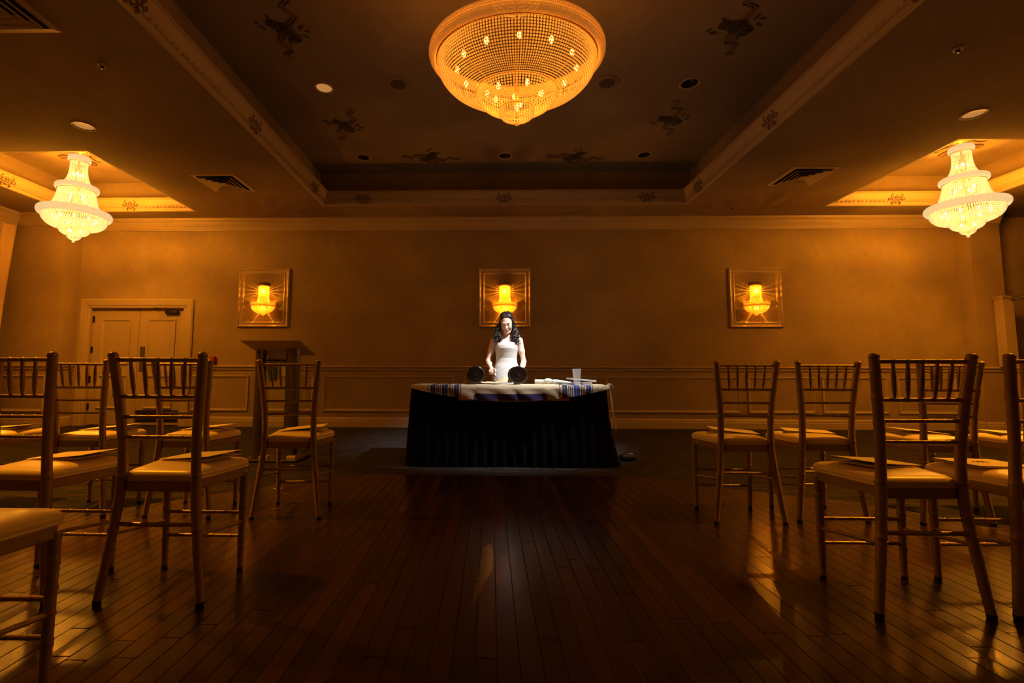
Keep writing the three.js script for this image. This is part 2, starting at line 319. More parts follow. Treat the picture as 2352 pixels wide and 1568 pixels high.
// rope bead: slanted lobes
function rope(len) { const g = [], n = Math.round(len / 0.062); for (let i = 0; i < n; i++) { const e = new THREE.SphereGeometry(1, 7, 5); e.scale(0.038, 0.018, 0.017); e.rotateZ(0.42); e.translate((i + 0.5) * len / n - len / 2, 0, 0); g.push(e); } return merge(g); }
let trimNo = 0;
function coffer(c, top, orn, label) {
  const t = new THREE.Group(); t.name = 'trim_' + (++trimNo); t.userData.kind = 'structure'; scene.add(t);
  rectMould(FRIEZE, c.x0, c.x1, c.z0, c.z1, CEIL).forEach((g) => obj('frieze', g, M.trim, t));
  const o = 0.11, u0 = CEIL + 0.05, th = 0.08;
  obj('upper_wall', span(c.x0 - o - th, c.x1 + o + th, u0, top, c.z0 - o - th, c.z0 - o), M.ceiling, t);
  obj('upper_wall', span(c.x0 - o - th, c.x1 + o + th, u0, top, c.z1 + o, c.z1 + o + th), M.ceiling, t);
  obj('upper_wall', span(c.x0 - o - th, c.x0 - o, u0, top, c.z0 - o, c.z1 + o), M.ceiling, t);
  obj('upper_wall', span(c.x1 + o, c.x1 + o + th, u0, top, c.z0 - o, c.z1 + o), M.ceiling, t);
  const w = c.x1 - c.x0, d = c.z1 - c.z0, y = CEIL + 0.066, ropeW = rope(w), ropeD = rope(d);
  const sides = [[ropeW, (c.x0 + c.x1) / 2, c.z0 + 0.012, 0], [ropeW, (c.x0 + c.x1) / 2, c.z1 - 0.012, Math.PI], [ropeD, c.x0 + 0.012, (c.z0 + c.z1) / 2, Math.PI / 2], [ropeD, c.x1 - 0.012, (c.z0 + c.z1) / 2, -Math.PI / 2]];
  for (const [g, x, z, r] of sides) { const m = obj('rope_molding', g, M.trim, t); m.position.set(x, y, z); m.rotation.y = r; }
  for (const [x, z, r] of orn) { const m = obj('cartouche', cartoucheGeo, M.ornament, t); m.position.set(x, CEIL + 0.085, z); m.rotation.order = 'YXZ'; m.rotation.y = r; m.rotation.x = 0.25; }
  return t;
}
{
  const orn = [];
  for (const x of [-1.91, 0.19, 2.3]) orn.push([x, BIG.z0 + 0.03, 0]);
  for (const z of [-6.36, -4.68, -3.0, -1.3, 0.2]) orn.push([BIG.x0 + 0.03, z, Math.PI / 2], [BIG.x1 - 0.03, z, -Math.PI / 2]);
  coffer(BIG, BIG.top, orn);
  for (const c of COFFERS) coffer(c, 3.86, [[(c.x0 + c.x1) / 2, c.z0 + 0.03, 0], [c.x0 + 0.03, (c.z0 + c.z1) / 2, Math.PI / 2], [c.x1 - 0.03, (c.z0 + c.z1) / 2, -Math.PI / 2]]);
  struct('ceiling_upper', slabWithHoles(BIG.x0 - 0.2, BIG.x1 + 0.2, BIG.z0 - 0.2, BIG.z1 + 0.2, BIG.top, 0.05, [], HIGH_LIGHTS.map(([x, z]) => [x, z, 0.085])), M.ceiling);
  for (const c of COFFERS) struct('ceiling_upper', span(c.x0 - 0.2, c.x1 + 0.2, 3.86, 3.91, c.z0 - 0.2, c.z1 + 0.2), M.ceiling);
}
// roof above everything keeps the room closed
struct('roof', span(WEST - 0.4, EAST + 0.4, 4.25, 4.35, -8.8, FRONT + 0.4), M.slab);

// walls
const DOOR = { x0: -6.55, x1: -4.98, h: 1.93 };
struct('wall_back', [span(-8.2, DOOR.x0, 0, 4.25, BACK - 0.15, BACK), span(DOOR.x1, 7.9, 0, 4.25, BACK - 0.15, BACK), span(DOOR.x0, DOOR.x1, DOOR.h, 4.25, BACK - 0.15, BACK)], M.wall);
struct('wall_back_left', span(WEST, -6.76, 0, CEIL, BACK, -7.17), M.wall);
struct('wall_back_right', span(7.38, 7.83, 0, CEIL, -7.7, -7.26), M.wall);
struct('wall_beyond', span(7.83, EAST, 0, 4.25, -7.75, -7.52), M.wall);
struct('wall_left', span(WEST - 0.15, WEST, 0, 4.25, BACK - 0.1, FRONT), M.wall);
struct('wall_right', span(EAST, EAST + 0.15, 0, 4.25, -7.9, FRONT), M.wall);
struct('wall_front', span(WEST - 0.15, EAST + 0.15, 0, 4.25, FRONT, FRONT + 0.15), M.wall);
struct('wall_knee', span(7.70, 7.86, 0, 0.97, -7.26, FRONT), M.wall);
struct('floor_landing', span(7.86, EAST, 0.80, 0.93, -7.52, FRONT), M.carpet);

const CROWN = [[0, 0], [0.018, 0], [0.022, 0.018], [0.03, 0.022], [0.036, 0.045], [0.06, 0.085], [0.075, 0.115], [0.078, 0.128], [0.095, 0.132], [0.11, 0.155], [0.115, 0.185], [0, 0.185]];
const RAIL = [[0, 0], [0.012, 0], [0.016, 0.014], [0.010, 0.018], [0.010, 0.03], [0.022, 0.042], [0.030, 0.05], [0.032, 0.062], [0.024, 0.070], [0, 0.072]];
const BASE = [[0, 0], [0.022, 0], [0.022, 0.095], [0.016, 0.105], [0.020, 0.118], [0.012, 0.140], [0.006, 0.155], [0, 0.155]];
const runs = [ // A, B, normal : along the walls that the room shows
  ['back', V(DOOR.x1 + 0.15, 0, BACK), V(7.38, 0, BACK), V(0, 0, 1)],
  ['back_left', V(WEST, 0, -7.17), V(-6.76, 0, -7.17), V(0, 0, 1)],
  ['left_return', V(-6.76, 0, -7.17), V(-6.76, 0, BACK), V(1, 0, 0)],
  ['right_return', V(7.38, 0, BACK), V(7.38, 0, -7.26), V(-1, 0, 0)],
  ['back_right', V(7.38, 0, -7.26), V(7.70, 0, -7.26), V(0, 0, 1)],
  ['right', V(7.70, 0, -7.26), V(7.70, 0, FRONT), V(-1, 0, 0)],
  ['left', V(WEST, 0, FRONT), V(WEST, 0, -7.17), V(1, 0, 0)],
  ['front', V(EAST, 0, FRONT), V(WEST, 0, FRONT), V(0, 0, -1)]];
for (const [side, A, B, N] of runs) {
  struct('baseboard_' + side, mould(BASE, A, B, N), M.trim);
  const r = mould(RAIL, A.clone().setY(0.895), B.clone().setY(0.895), N);
  struct('trim_' + (++trimNo), r, M.trim);
}
for (const [A, B, N] of [[V(-6.76, 0, BACK), V(7.38, 0, BACK), V(0, 0, 1)], [V(WEST, 0, -7.17), V(-6.76, 0, -7.17), V(0, 0, 1)], [V(-6.76, 0, -7.17), V(-6.76, 0, BACK), V(1, 0, 0)], [V(7.38, 0, BACK), V(7.38, 0, -7.26), V(-1, 0, 0)], [V(7.38, 0, -7.26), V(7.83, 0, -7.26), V(0, 0, 1)]])
  struct('trim_' + (++trimNo), mould(CROWN, A.clone().setY(CEIL - 0.185), B.clone().setY(CEIL - 0.185), N), M.trim);
// wainscot panel mouldings
const PANEL = [[0, 0], [0, 0.012], [0.006, 0.018], [0.016, 0.016], [0.022, 0.008], [0.036, 0.006], [0.042, 0]];
{
  const t = new THREE.Group(); t.name = 'trim_' + (++trimNo); t.userData.kind = 'structure'; scene.add(t);
  for (const [a, b] of [[-4.80, -3.876], [-3.72, -2.82], [-2.666, -0.568], [-0.423, 0.557], [0.681, 1.668], [1.798, 3.888], [4.017, 5.045], [5.158, 6.166], [6.312, 7.22]])
    obj('panel_molding', frameMould(PANEL, a, b, 0.245, 0.805, BACK), M.trim, t);
  obj('panel_molding', frameMould(PANEL, -7.9, -6.90, 0.245, 0.805, -7.17), M.trim, t);
  for (let z = -6.9; z < 1.5; z += 1.5) { const m = obj('panel_molding', frameMould(PANEL, 0, 1.3, 0.245, 0.805, 0), M.trim, t); m.rotation.y = -Math.PI / 2; m.position.set(7.70, 0, z); }
}
// ------------------------------------------------------------------ the double door
{
  const d = new THREE.Group(); d.name = 'door_1'; d.userData.kind = 'structure'; scene.add(d);
  tag(d, 'cream panelled double door with moulded casing in left back corner', 'door');
  const casing = [[0, 0], [0, 0.02], [0.02, 0.032], [0.10, 0.026], [0.115, 0.016], [0.13, 0.016], [0.15, 0.006], [0.15, 0]];
  const w = 0.15, C = (a, b, prof) => prof;
  obj('casing', frameMould(casing.map(([i, h]) => [i, h]), DOOR.x0 - w, DOOR.x1 + w, -0.2, DOOR.h + w - 0.035, BACK).slice(1), M.trim, d);
  const mid = -5.753, zf = BACK - 0.05;
  obj('stop', [span(DOOR.x0, DOOR.x0 + 0.02, 0, DOOR.h, BACK - 0.12, BACK), span(DOOR.x1 - 0.02, DOOR.x1, 0, DOOR.h, BACK - 0.12, BACK), span(DOOR.x0, DOOR.x1, DOOR.h - 0.012, DOOR.h, BACK - 0.12, BACK)], M.trim, d);
  for (const [a, b, kind] of [[DOOR.x0 + 0.026, mid - 0.003, 0], [mid + 0.003, DOOR.x1 - 0.026, 1]]) {
    const leaf = obj('leaf', span(a, b, 0.012, DOOR.h - 0.03, zf - 0.045, zf), M.door, d);
    obj('panel_molding', frameMould(PANEL, a + 0.14, b - 0.14, 0.98, 1.72, zf), M.trim, leaf);
    obj('panel_molding', frameMould(PANEL, a + 0.14, b - 0.14, 0.27, 0.80, zf), M.trim, leaf);
    if (!kind) for (const y of [0.30, 0.74, 1.22, 1.72]) obj('hinge', [span(a - 0.012, a + 0.022, y - 0.05, y + 0.05, zf, zf + 0.006), new THREE.CylinderGeometry(0.008, 0.008, 0.11, 8).translate(a - 0.004, y, zf + 0.01)], M.darkMetal, leaf);
    else {
      obj('push_plate', rbox(0.085, 0.40, 0.006, 0.002, a + 0.075, 1.07, zf + 0.004), M.steel, leaf);
      obj('kick_plate', rbox(b - a - 0.04, 0.19, 0.004, 0.0015, (a + b) / 2, 0.15, zf + 0.003), M.darkMetal, leaf);
      const cl = obj('door_closer', [rbox(0.21, 0.06, 0.05, 0.012, b - 0.20, 1.835, zf + 0.03), span(b - 0.29, b - 0.11, 1.862, 1.869, zf + 0.03, zf + 0.045)], M.darkMetal, leaf);
      obj('closer_arm', [sweep([V(b - 0.16, 1.87, zf + 0.04), V(b - 0.40, 1.885, zf + 0.16)], 0.007, 6), sweep([V(b - 0.40, 1.885, zf + 0.16), V(b - 0.45, 1.90, zf + 0.05)], 0.007, 6)], M.darkMetal, leaf);
      obj('astragal', span(a - 0.012, b, DOOR.h - 0.034, DOOR.h - 0.012, zf - 0.01, zf + 0.012), M.trim, leaf);
    }
  }
  struct('wall_corridor', span(-7, -4.6, 0, 2.3, BACK - 0.40, BACK - 0.30), M.gap);
}
// ------------------------------------------------------------------ left window valance and curtain; right glass rail
{
  const t = thing('window_valance', 'cream crown-moulded window valance at the far left under the ceiling', 'valance');
  obj('box', span(WEST, -7.53, CEIL - 0.22, CEIL, -7.14, -4.2), M.trim, t);
  obj('crown', mould(CROWN, V(-7.53, CEIL - 0.185, -7.12), V(-7.53, CEIL - 0.185, -4.2), V(1, 0, 0)), M.trim, t);
  const c = thing('curtain', 'golden tan curtain drawn aside at the far left edge', 'curtain');
  obj('panel', sheet(60, 24, (u, v) => {
    const y = CEIL - 0.225 - v * (CEIL - 0.26), pinch = Math.sin(Math.min(1, v * 1.25) * Math.PI * 0.5), far = -7.08 + 0.16 * pinch, near = -5.4 - 0.4 * pinch;
    return V(-7.47 + 0.045 * Math.sin(u * 44 + v) + 0.02 * Math.sin(u * 15), y, far + (near - far) * u);
  }, 0.003), M.curtain, c);
}
{
  const t = thing('newel_post', 'cream square newel post with flat cap at the right wall', 'post', [7.705, 0.967, -7.175]);
  obj('shaft', rbox(0.16, 1.02, 0.13, 0.006, 0, 0.51, 0), M.trim, t);
  obj('cap', [rbox(0.21, 0.025, 0.18, 0.008, 0, 1.045, 0), rbox(0.185, 0.02, 0.155, 0.006, 0, 1.023, 0)], M.trim, t);
  const r = thing('glass_balustrade', 'steel handrail with glass panel at the far right edge', 'railing', [7.78, 0.97, -6.93]);
  obj('handrail', sweep([V(-0.02, 1.02, -0.165), V(0, 1.02, 0.02), V(0, 1.02, 6.5)], 0.022, 12), M.steel, r);
  obj('wall_flange', new THREE.CylinderGeometry(0.042, 0.042, 0.02, 16).rotateX(Math.PI / 2).translate(-0.02, 1.02, -0.16), M.steel, r);
  for (const z of [0.08, 1.6, 3.1, 4.6, 6.2]) { const p = obj('post', [new THREE.CylinderGeometry(0.014, 0.014, 1.02, 10).translate(0, 0.51, z), new THREE.CylinderGeometry(0.035, 0.035, 0.012, 14).translate(0, 0.006, z)], M.steel, r); for (const y of [0.28, 0.84]) obj('clamp', rbox(0.03, 0.04, 0.06, 0.006, 0, y, z + 0.035), M.steel, p); }
  for (const [a, b] of [[0.13, 1.55], [1.66, 3.05], [3.16, 4.55]]) obj('glass_pane', span(-0.005, 0.005, 0.06, 0.94, a, b), M.acrylic, r);
}
// fire alarm
{
  const t = thing('fire_alarm_pull', 'small red fire alarm pull box on wall beside the double door', 'fire alarm', [-4.47, 1.055, BACK]);
  obj('housing', rbox(0.085, 0.12, 0.045, 0.008, 0, 0, 0.0225), M.red, t);
  obj('handle', rbox(0.06, 0.02, 0.012, 0.004, 0, -0.015, 0.05), M.white, t); obj('plate', rbox(0.05, 0.012, 0.006, 0.002, 0, 0.03, 0.047), M.white, t);
}
// ------------------------------------------------------------------ chandeliers
const beadGeo = new THREE.IcosahedronGeometry(1, 0);
// rows of beads hung on a surface of revolution: profile is a list of [radius, height], n strands
function beadShell(profile, n, pitch, size, start = 0, len = Math.PI * 2, out = []) {
  const c = new THREE.CatmullRomCurve3(profile.map(([r, y]) => V(r, y, 0))), L = c.getLength(), rows = Math.max(2, Math.round(L / pitch));
  for (let j = 0; j <= rows; j++) {
    const p = c.getPointAt(j / rows), s = Math.min(size, 2 * Math.PI * p.x / n * 0.42);
    for (let i = 0; i < n; i++) { const a = start + len * (i + 0.5) / n; out.push([Math.sin(a) * p.x, p.y, Math.cos(a) * p.x, s, size, a]); }
  }
  return out;
}
function beads(list, mat, parent, name = 'crystal_beads') {
  const m = new THREE.InstancedMesh(beadGeo, mat, list.length), q = new THREE.Object3D();
  list.forEach(([x, y, z, s, h, a], i) => { q.position.set(x, y, z); q.scale.set(s, Math.min(h, s * 1.25), s); q.rotation.set(rr(-0.4, 0.4), a + rr(-0.3, 0.3), rr(-0.4, 0.4)); q.updateMatrix(); m.setMatrixAt(i, q.matrix); });
  m.name = name; m.userData.kind = 'stuff'; parent.add(m);
  return m;
}
function torusBand(r, y, w, h) { // hollow band of rounded section
  const pts = []; for (let k = 0; k <= 16; k++) { const a = k / 16 * Math.PI * 2; pts.push([r + Math.cos(a) * w, y + Math.sin(a) * h]); }
  return lathe(pts, 64);
}
const bulbGeo = new THREE.SphereGeometry(1, 10, 8).scale(0.016, 0.026, 0.016);
function bulbs(list, mat, parent) { for (const [r, y, a] of list) { const m = obj('bulb', bulbGeo, mat, parent); m.position.set(Math.sin(a) * r, y, Math.cos(a) * r); } }
function lamp(parent, x, y, z, power, radius) { const l = new THREE.PointLight(LAMP, power, 0, 2); l.position.set(x, y, z); l.castShadow = true; l.shadow.radius = radius / 0.02; l.name = 'lamp_light'; parent.add(l); return l; }
const ring = (r, y, n, o = 0) => [...Array(n).keys()].map((k) => [r, y, o + k / n * Math.PI * 2]);

function sideChandelier(label, pos) {
  const t = thing('chandelier', label, 'chandelier', pos, 0, 'tiered crystal chandeliers in the side coffers');
  obj('canopy', lathe([[0, 3.86], [0.07, 3.86], [0.075, 3.845], [0.05, 3.83], [0.012, 3.82], [0.012, 3.80], [0, 3.80]], 24), M.brass, t);
  obj('chain', sweep([V(0, 3.83, 0), V(0, 3.70, 0)], 0.008, 6), M.brass, t);
  obj('stem', lathe([[0, 3.72], [0.012, 3.72], [0.012, 2.72], [0, 2.72]], 10), M.brass, t);
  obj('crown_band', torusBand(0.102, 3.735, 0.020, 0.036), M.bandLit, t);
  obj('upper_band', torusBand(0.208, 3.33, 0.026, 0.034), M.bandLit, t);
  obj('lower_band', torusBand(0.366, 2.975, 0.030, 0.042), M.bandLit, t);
  for (const [r, y] of [[0.102, 3.695], [0.208, 3.292], [0.355, 2.935], [0.166, 2.775]]) obj('rim', lathe([[r - 0.004, y - 0.004], [r + 0.004, y - 0.004], [r + 0.004, y + 0.004], [r - 0.004, y + 0.004], [r - 0.004, y - 0.004]], 64), M.brass, t);
  const list = [];
  beadShell([[0.094, 3.70], [0.092, 3.60], [0.109, 3.48], [0.155, 3.36]], 35, 0.021, 0.011, 0, Math.PI * 2, list);
  beadShell([[0.193, 3.29], [0.208, 3.22], [0.234, 3.12], [0.302, 3.00]], 67, 0.021, 0.011, 0, Math.PI * 2, list);
  beadShell([[0.351, 2.93], [0.332, 2.87], [0.279, 2.81], [0.177, 2.765]], 88, 0.021, 0.011, 0, Math.PI * 2, list);
  beadShell([[0.166, 2.77], [0.155, 2.735], [0.121, 2.70], [0.076, 2.685]], 48, 0.019, 0.010, 0, Math.PI * 2, list);
  beadShell([[0.076, 2.69], [0.069, 2.655], [0.045, 2.63], [0.015, 2.615]], 24, 0.017, 0.010, 0, Math.PI * 2, list);
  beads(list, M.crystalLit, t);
  const small = [];
  for (const [r, y, w, h, n] of [[0.102, 3.735, 0.020, 0.036, 56], [0.208, 3.33, 0.026, 0.034, 100], [0.366, 2.975, 0.030, 0.042, 170]])
    for (let j = 0; j < 8; j++) { const a = -1.5 + j * 0.43; for (let i = 0; i < n; i++) { const b = (i + (j % 2) * 0.5) / n * Math.PI * 2, q = r + Math.cos(a) * (w + 0.001); small.push([Math.sin(b) * q, y + Math.sin(a) * (h + 0.001), Math.cos(b) * q, 0.0062, 0.0062, b]); } }
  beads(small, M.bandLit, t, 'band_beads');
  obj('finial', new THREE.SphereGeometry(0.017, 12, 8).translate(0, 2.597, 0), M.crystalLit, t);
  bulbs([...ring(0.225, 2.90, 9), ...ring(0.16, 3.13, 6, 0.3), ...ring(0.09, 3.22, 4), ...ring(0.05, 3.52, 4, 0.5), ...ring(0.07, 2.74, 3)], M.bulb, t);
  const p = SIDE_POWER / 6;
  for (const [r, y, a] of [...ring(0.18, 2.90, 3, 0.5), ...ring(0.11, 3.17, 2)]) lamp(t, Math.sin(a) * r, y, Math.cos(a) * r, p, 0.05);
  lamp(t, 0, 3.50, 0.03, p, 0.04);
  return t;
}
const sc = sideChandelier('bright tiered crystal chandelier hanging in the left ceiling coffer', [-5.60, 0, -6.06]);
dup(sc, [6.04, 0, -5.96], 0.4, 'bright tiered crystal chandelier hanging in the right ceiling coffer');
for (const c of [dup(sc, [-5.62, 0, -1.5], 0.7, 'added tiered crystal chandelier nearest the camera on the left, unseen, lighting the chairs'),
  dup(sc, [6.02, 0, -1.5], 0.2, 'added tiered crystal chandelier nearest the camera on the right, unseen, lighting the chairs')]) c.traverse((o) => { if (o.isLight) o.intensity *= REAR; });  // unseen pair, added to light the near chairs

{
  const t = thing('chandelier', 'large golden basket chandelier of crystal beads in the middle of the tray ceiling', 'chandelier', [0.18, 0, BIG.cz]);
  t.name = 'basket_chandelier'; t.scale.z = 0.80; t.position.y = -0.02;
  obj('canopy', lathe([[0, 3.92], [0.10, 3.92], [0.105, 3.885], [0.07, 3.865], [0.014, 3.85], [0, 3.85]], 28), M.brass, t);
  obj('stem', lathe([[0, 3.86], [0.014, 3.86], [0.014, 2.66], [0, 2.66]], 10), M.brass, t);
  const bandPts = []; for (let k = 0; k <= 14; k++) { const a = -0.45 * Math.PI + k / 14 * Math.PI * 1.15; bandPts.push([0.572 + Math.cos(a) * 0.036, 3.125 + Math.sin(a) * 0.052]); }
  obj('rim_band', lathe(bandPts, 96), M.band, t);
  const list = [];
  for (let j = 0; j < 9; j++) { const a = -0.4 * Math.PI + j / 8 * Math.PI * 0.95, r = 0.574 + Math.cos(a) * 0.040, y = 3.125 + Math.sin(a) * 0.056, n = 250; for (let i = 0; i < n; i++) { const b = (i + (j % 2) * 0.5) / n * Math.PI * 2; list.push([Math.sin(b) * r, y, Math.cos(b) * r, 0.0068, 0.008, b]); } }
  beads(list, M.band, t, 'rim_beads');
  const shells = [];
  beadShell([[0.560, 3.085], [0.535, 2.985], [0.455, 2.895], [0.300, 2.83]], 172, 0.0190, 0.0086, 0, Math.PI * 2, shells);
  beadShell([[0.28, 2.845], [0.268, 2.80], [0.22, 2.745], [0.125, 2.712]], 84, 0.0190, 0.0090, 0, Math.PI * 2, shells);
  beadShell([[0.12, 2.715], [0.115, 2.68], [0.085, 2.652], [0.02, 2.640]], 36, 0.016, 0.0085, 0, Math.PI * 2, shells);
  beadShell([[0.09, 3.80], [0.10, 3.70], [0.12, 3.60], [0.16, 3.52]], 44, 0.03, 0.010, 0, Math.PI * 2, shells);
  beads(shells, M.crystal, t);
  for (const [r, y, w] of [[0.562, 3.083, 0.007], [0.285, 2.852, 0.005], [0.122, 2.722, 0.004]]) obj('hoop', lathe([[r - w, y - w], [r + w, y - w], [r + w, y + w], [r - w, y + w], [r - w, y - w]], 80), M.brass, t);
  for (let k = 0; k < 8; k++) { const a = k / 8 * Math.PI * 2 + 0.02; obj('rib', sweep(curve([[0.552, 3.085], [0.527, 2.988], [0.448, 2.902], [0.29, 2.842]].map(([r, y]) => V(Math.sin(a) * r, y, Math.cos(a) * r)), 14), 0.003, 5), M.brass, t); }
  obj('finial', new THREE.SphereGeometry(0.016, 14, 10).translate(0, 2.616, 0), M.crystal, t);
  bulbs([...ring(0.42, 3.02, 12), ...ring(0.17, 2.84, 5, 0.4), ...ring(0.05, 2.71, 2)], M.bulbDim, t);
  const p = CENTRE_POWER / 9;
  for (const [r, y, a] of [...ring(0.42, 3.02, 6, 0.26), ...ring(0.13, 2.82, 3, 0.6)]) lamp(t, Math.sin(a) * r, y, Math.cos(a) * r, p, 0.03);
}
// plaster medallions round the chandelier stems: a ring of leaves
function leafGeo(s) {
  const sh = new THREE.Shape(); sh.moveTo(0, 0);
  const pts = [[0.05, 0.03], [0.10, 0.10], [0.085, 0.13], [0.12, 0.17], [0.10, 0.20], [0.11, 0.25], [0.07, 0.26], [0.05, 0.31], [0.02, 0.30], [0, 0.36]];
  for (const [x, y] of pts) sh.lineTo(x * s, y * s); for (const [x, y] of [...pts].reverse().slice(1)) sh.lineTo(-x * s, y * s); sh.closePath();
  const g = new THREE.ExtrudeGeometry(sh, { depth: 0.010, bevelEnabled: true, bevelSize: 0.006, bevelThickness: 0.006, bevelSegments: 2 });
  const vein = [sweep([V(0, 0, 0.020), V(0, 0.33 * s, 0.018)], 0.006 * s, 5)];
  for (const k of [-1, 1]) for (const y of [0.08, 0.15, 0.22]) vein.push(sweep([V(0, y * s, 0.019), V(k * 0.07 * s, (y + 0.06) * s, 0.017)], 0.004 * s, 5));
  return merge([g, ...vein]).rotateX(Math.PI / 2); // lies under the ceiling, pointing +z
}
function medallion(name, label, pos, r, n) {
  const t = thing(name, label, 'ornament', pos);
  obj('hub', lathe([[0, 0], [0.16 * r, 0], [0.17 * r, -0.012], [0.13 * r, -0.02], [0.12 * r, -0.03], [0, -0.03]], 32), M.ornament, t);
  const lg = leafGeo(r * 0.9);
  for (let k = 0; k < n; k++) { const m = obj('leaf', lg, M.ornament, t); const a = k / n * Math.PI * 2 + 0.39; m.position.set(Math.sin(a) * r * 0.62, -0.0075, Math.cos(a) * r * 0.62); m.rotation.y = a; 
    const s = obj('scroll', sweep(curve([V(0, -0.006, 0), V(0.06 * r, -0.006, 0.2 * r), V(0.02 * r, -0.006, 0.38 * r), V(-0.05 * r, -0.006, 0.30 * r)], 12), (q) => (0.016 - 0.008 * q) * r, 6), M.ornament, t); s.position.set(Math.sin(a + 0.39) * r * 0.3, -0.004, Math.cos(a + 0.39) * r * 0.3); s.rotation.y = a + 0.39; }
  return t;
}
medallion('ceiling_medallion', 'plaster leaf medallion on the tray ceiling above the central chandelier', [0.18, BIG.top, BIG.cz], 0.88, 8);
medallion('ceiling_medallion', 'plaster leaf medallion above the left crystal chandelier', [-5.60, 3.86, -6.06], 0.5, 8);
medallion('ceiling_medallion', 'plaster leaf medallion above the right crystal chandelier', [6.04, 3.86, -5.96], 0.5, 8);

// floral appliques on the tray ceiling: roses, leaves and two long scrolls
function floral() {
  const blossoms = [], leaves = [], scrolls = [];
  const rose = (x, z, r) => { for (let k = 3; k > 0; k--) { const q = []; for (let i = 0; i <= 18; i++) { const a = i / 18 * Math.PI * 2, w = r * k / 3 * (1 + 0.12 * Math.sin(a * 5 + k)); q.push(V(x + Math.cos(a) * w, -0.004 - (3 - k) * 0.004, z + Math.sin(a) * w)); } blossoms.push(sweep(q, r * 0.13, 5)); } blossoms.push(new THREE.SphereGeometry(r * 0.2, 8, 6).scale(1, 0.5, 1).translate(x, -0.012, z)); };
  rose(0, 0, 0.075); rose(-0.10, 0.05, 0.05); rose(0.07, -0.09, 0.055);
  for (const [x, z, a, s] of [[0.14, 0.06, 0.6, 1], [0.19, 0.02, 1.6, 0.8], [0.17, -0.05, 2.2, 0.9], [-0.19, -0.02, -1.2, 1], [-0.23, 0.03, -2.2, 0.8], [-0.12, 0.12, -0.4, 0.9], [0.02, -0.16, 3.0, 0.9], [-0.06, -0.09, 3.6, 1], [0.08, 0.10, 0.2, 0.9]]) leaves.push(new THREE.SphereGeometry(0.03 * s, 8, 6).scale(0.55, 0.22, 1.25).rotateY(a).translate(x, -0.005, z));
  for (const k of [-1, 1]) for (const o of [0, 0.035]) scrolls.push(sweep(curve([V(k * 0.02 + o, -0.004, k * 0.07), V(k * 0.09 + o, -0.004, k * 0.18), V(k * 0.0 + o, -0.004, k * 0.27), V(k * 0.06 + o, -0.004, k * 0.36), V(k * 0.01 + o, -0.004, k * 0.40)], 16), (t) => 0.012 - 0.006 * t, 5));
  return [merge(blossoms), merge(leaves), merge(scrolls)];
}
const [fb, fl, fs] = floral();
for (const [x, z, a, where] of [[-1.83, -3.90, 0.25, 'near the left tray edge, closest to the camera'], [2.16, -3.93, -0.35, 'near the right tray edge, closest to the camera'], [-1.80, -5.53, 0.35, 'near the left tray edge, farther from the camera'], [2.16, -5.46, -0.35, 'near the right tray edge, farther from the camera'], [-0.85, -6.40, Math.PI / 2, 'at the far tray edge, left of the middle downlight'], [1.19, -6.42, Math.PI / 2, 'at the far tray edge, right of the middle downlight']]) {
  const t = thing('floral_applique', 'dark rose and scroll applique ' + where, 'ornament', [x, BIG.top, z], a, 'floral appliques on the tray ceiling');
  obj('blossom', fb, M.ornamentDark, t); obj('leaves', fl, M.ornamentDark, t); obj('scroll', fs, M.ornament, t);
}
// recessed lights, speakers, vents, sprinklers
function downlight(x, y, z, lit, label, power = 0) {
  const t = thing('downlight', label, 'ceiling light', [x, y, z], 0, 'recessed ceiling lights');
  obj('trim_ring', lathe([[0.083, 0.004], [0.083, -0.004], [0.098, -0.006], [0.104, -0.002], [0.104, 0.0], [0.083, 0.004]], 32), M.trim, t);
  obj('can', lathe([[0.083, 0], [0.075, 0.05], [0.068, 0.09], [0.0, 0.095]], 32), M.canDark, t);
  if (lit) obj('light_lens', lathe([[0, 0.010], [0.04, 0.009], [0.0815, 0.004], [0.0815, 0.008], [0, 0.014]], 32), M.downlight, t);
  if (power) { const l = new THREE.SpotLight(LAMP, power, 0, 0.95, 0.7, 2); l.name = 'downlight_light'; l.position.set(0, -0.012, 0); l.target.position.set(0, -2, 0); l.target.name = 'downlight_target'; l.castShadow = true; l.shadow.radius = 3; t.add(l, l.target); }
  if (!lit) obj('lamp_face', lathe([[0, 0.045], [0.03, 0.045], [0.045, 0.06], [0.045, 0.09], [0, 0.09]], 24), M.canDark, t);
}
downlight(...[LOW_LIGHTS[0][0], CEIL, LOW_LIGHTS[0][1]], 1, 'pale lit downlight in the lower ceiling before the left chandelier', DOWN_POWER * 0.1);
downlight(...[LOW_LIGHTS[1][0], CEIL, LOW_LIGHTS[1][1]], 1, 'pale lit downlight in the lower ceiling before the right chandelier', DOWN_POWER * 0.1);
['left, above the near rows', 'right, above the near rows'].forEach((w, i) => downlight(LOW_LIGHTS[i + 2][0], CEIL, LOW_LIGHTS[i + 2][1], 1, 'added lit downlight outside the view on the ' + w, DOWN_POWER));  // unseen pair, added to brighten the chair seats
const hl = ['glowing downlight in the tray ceiling left of the central chandelier', 'unlit downlight in the tray ceiling right of the central chandelier', 'dark downlight at the far left of the tray ceiling', 'dark downlight in the middle of the far tray edge', 'dark downlight at the far right of the tray ceiling'];
HIGH_LIGHTS.forEach(([x, z, lit], i) => downlight(x, BIG.top, z, lit, hl[i]));
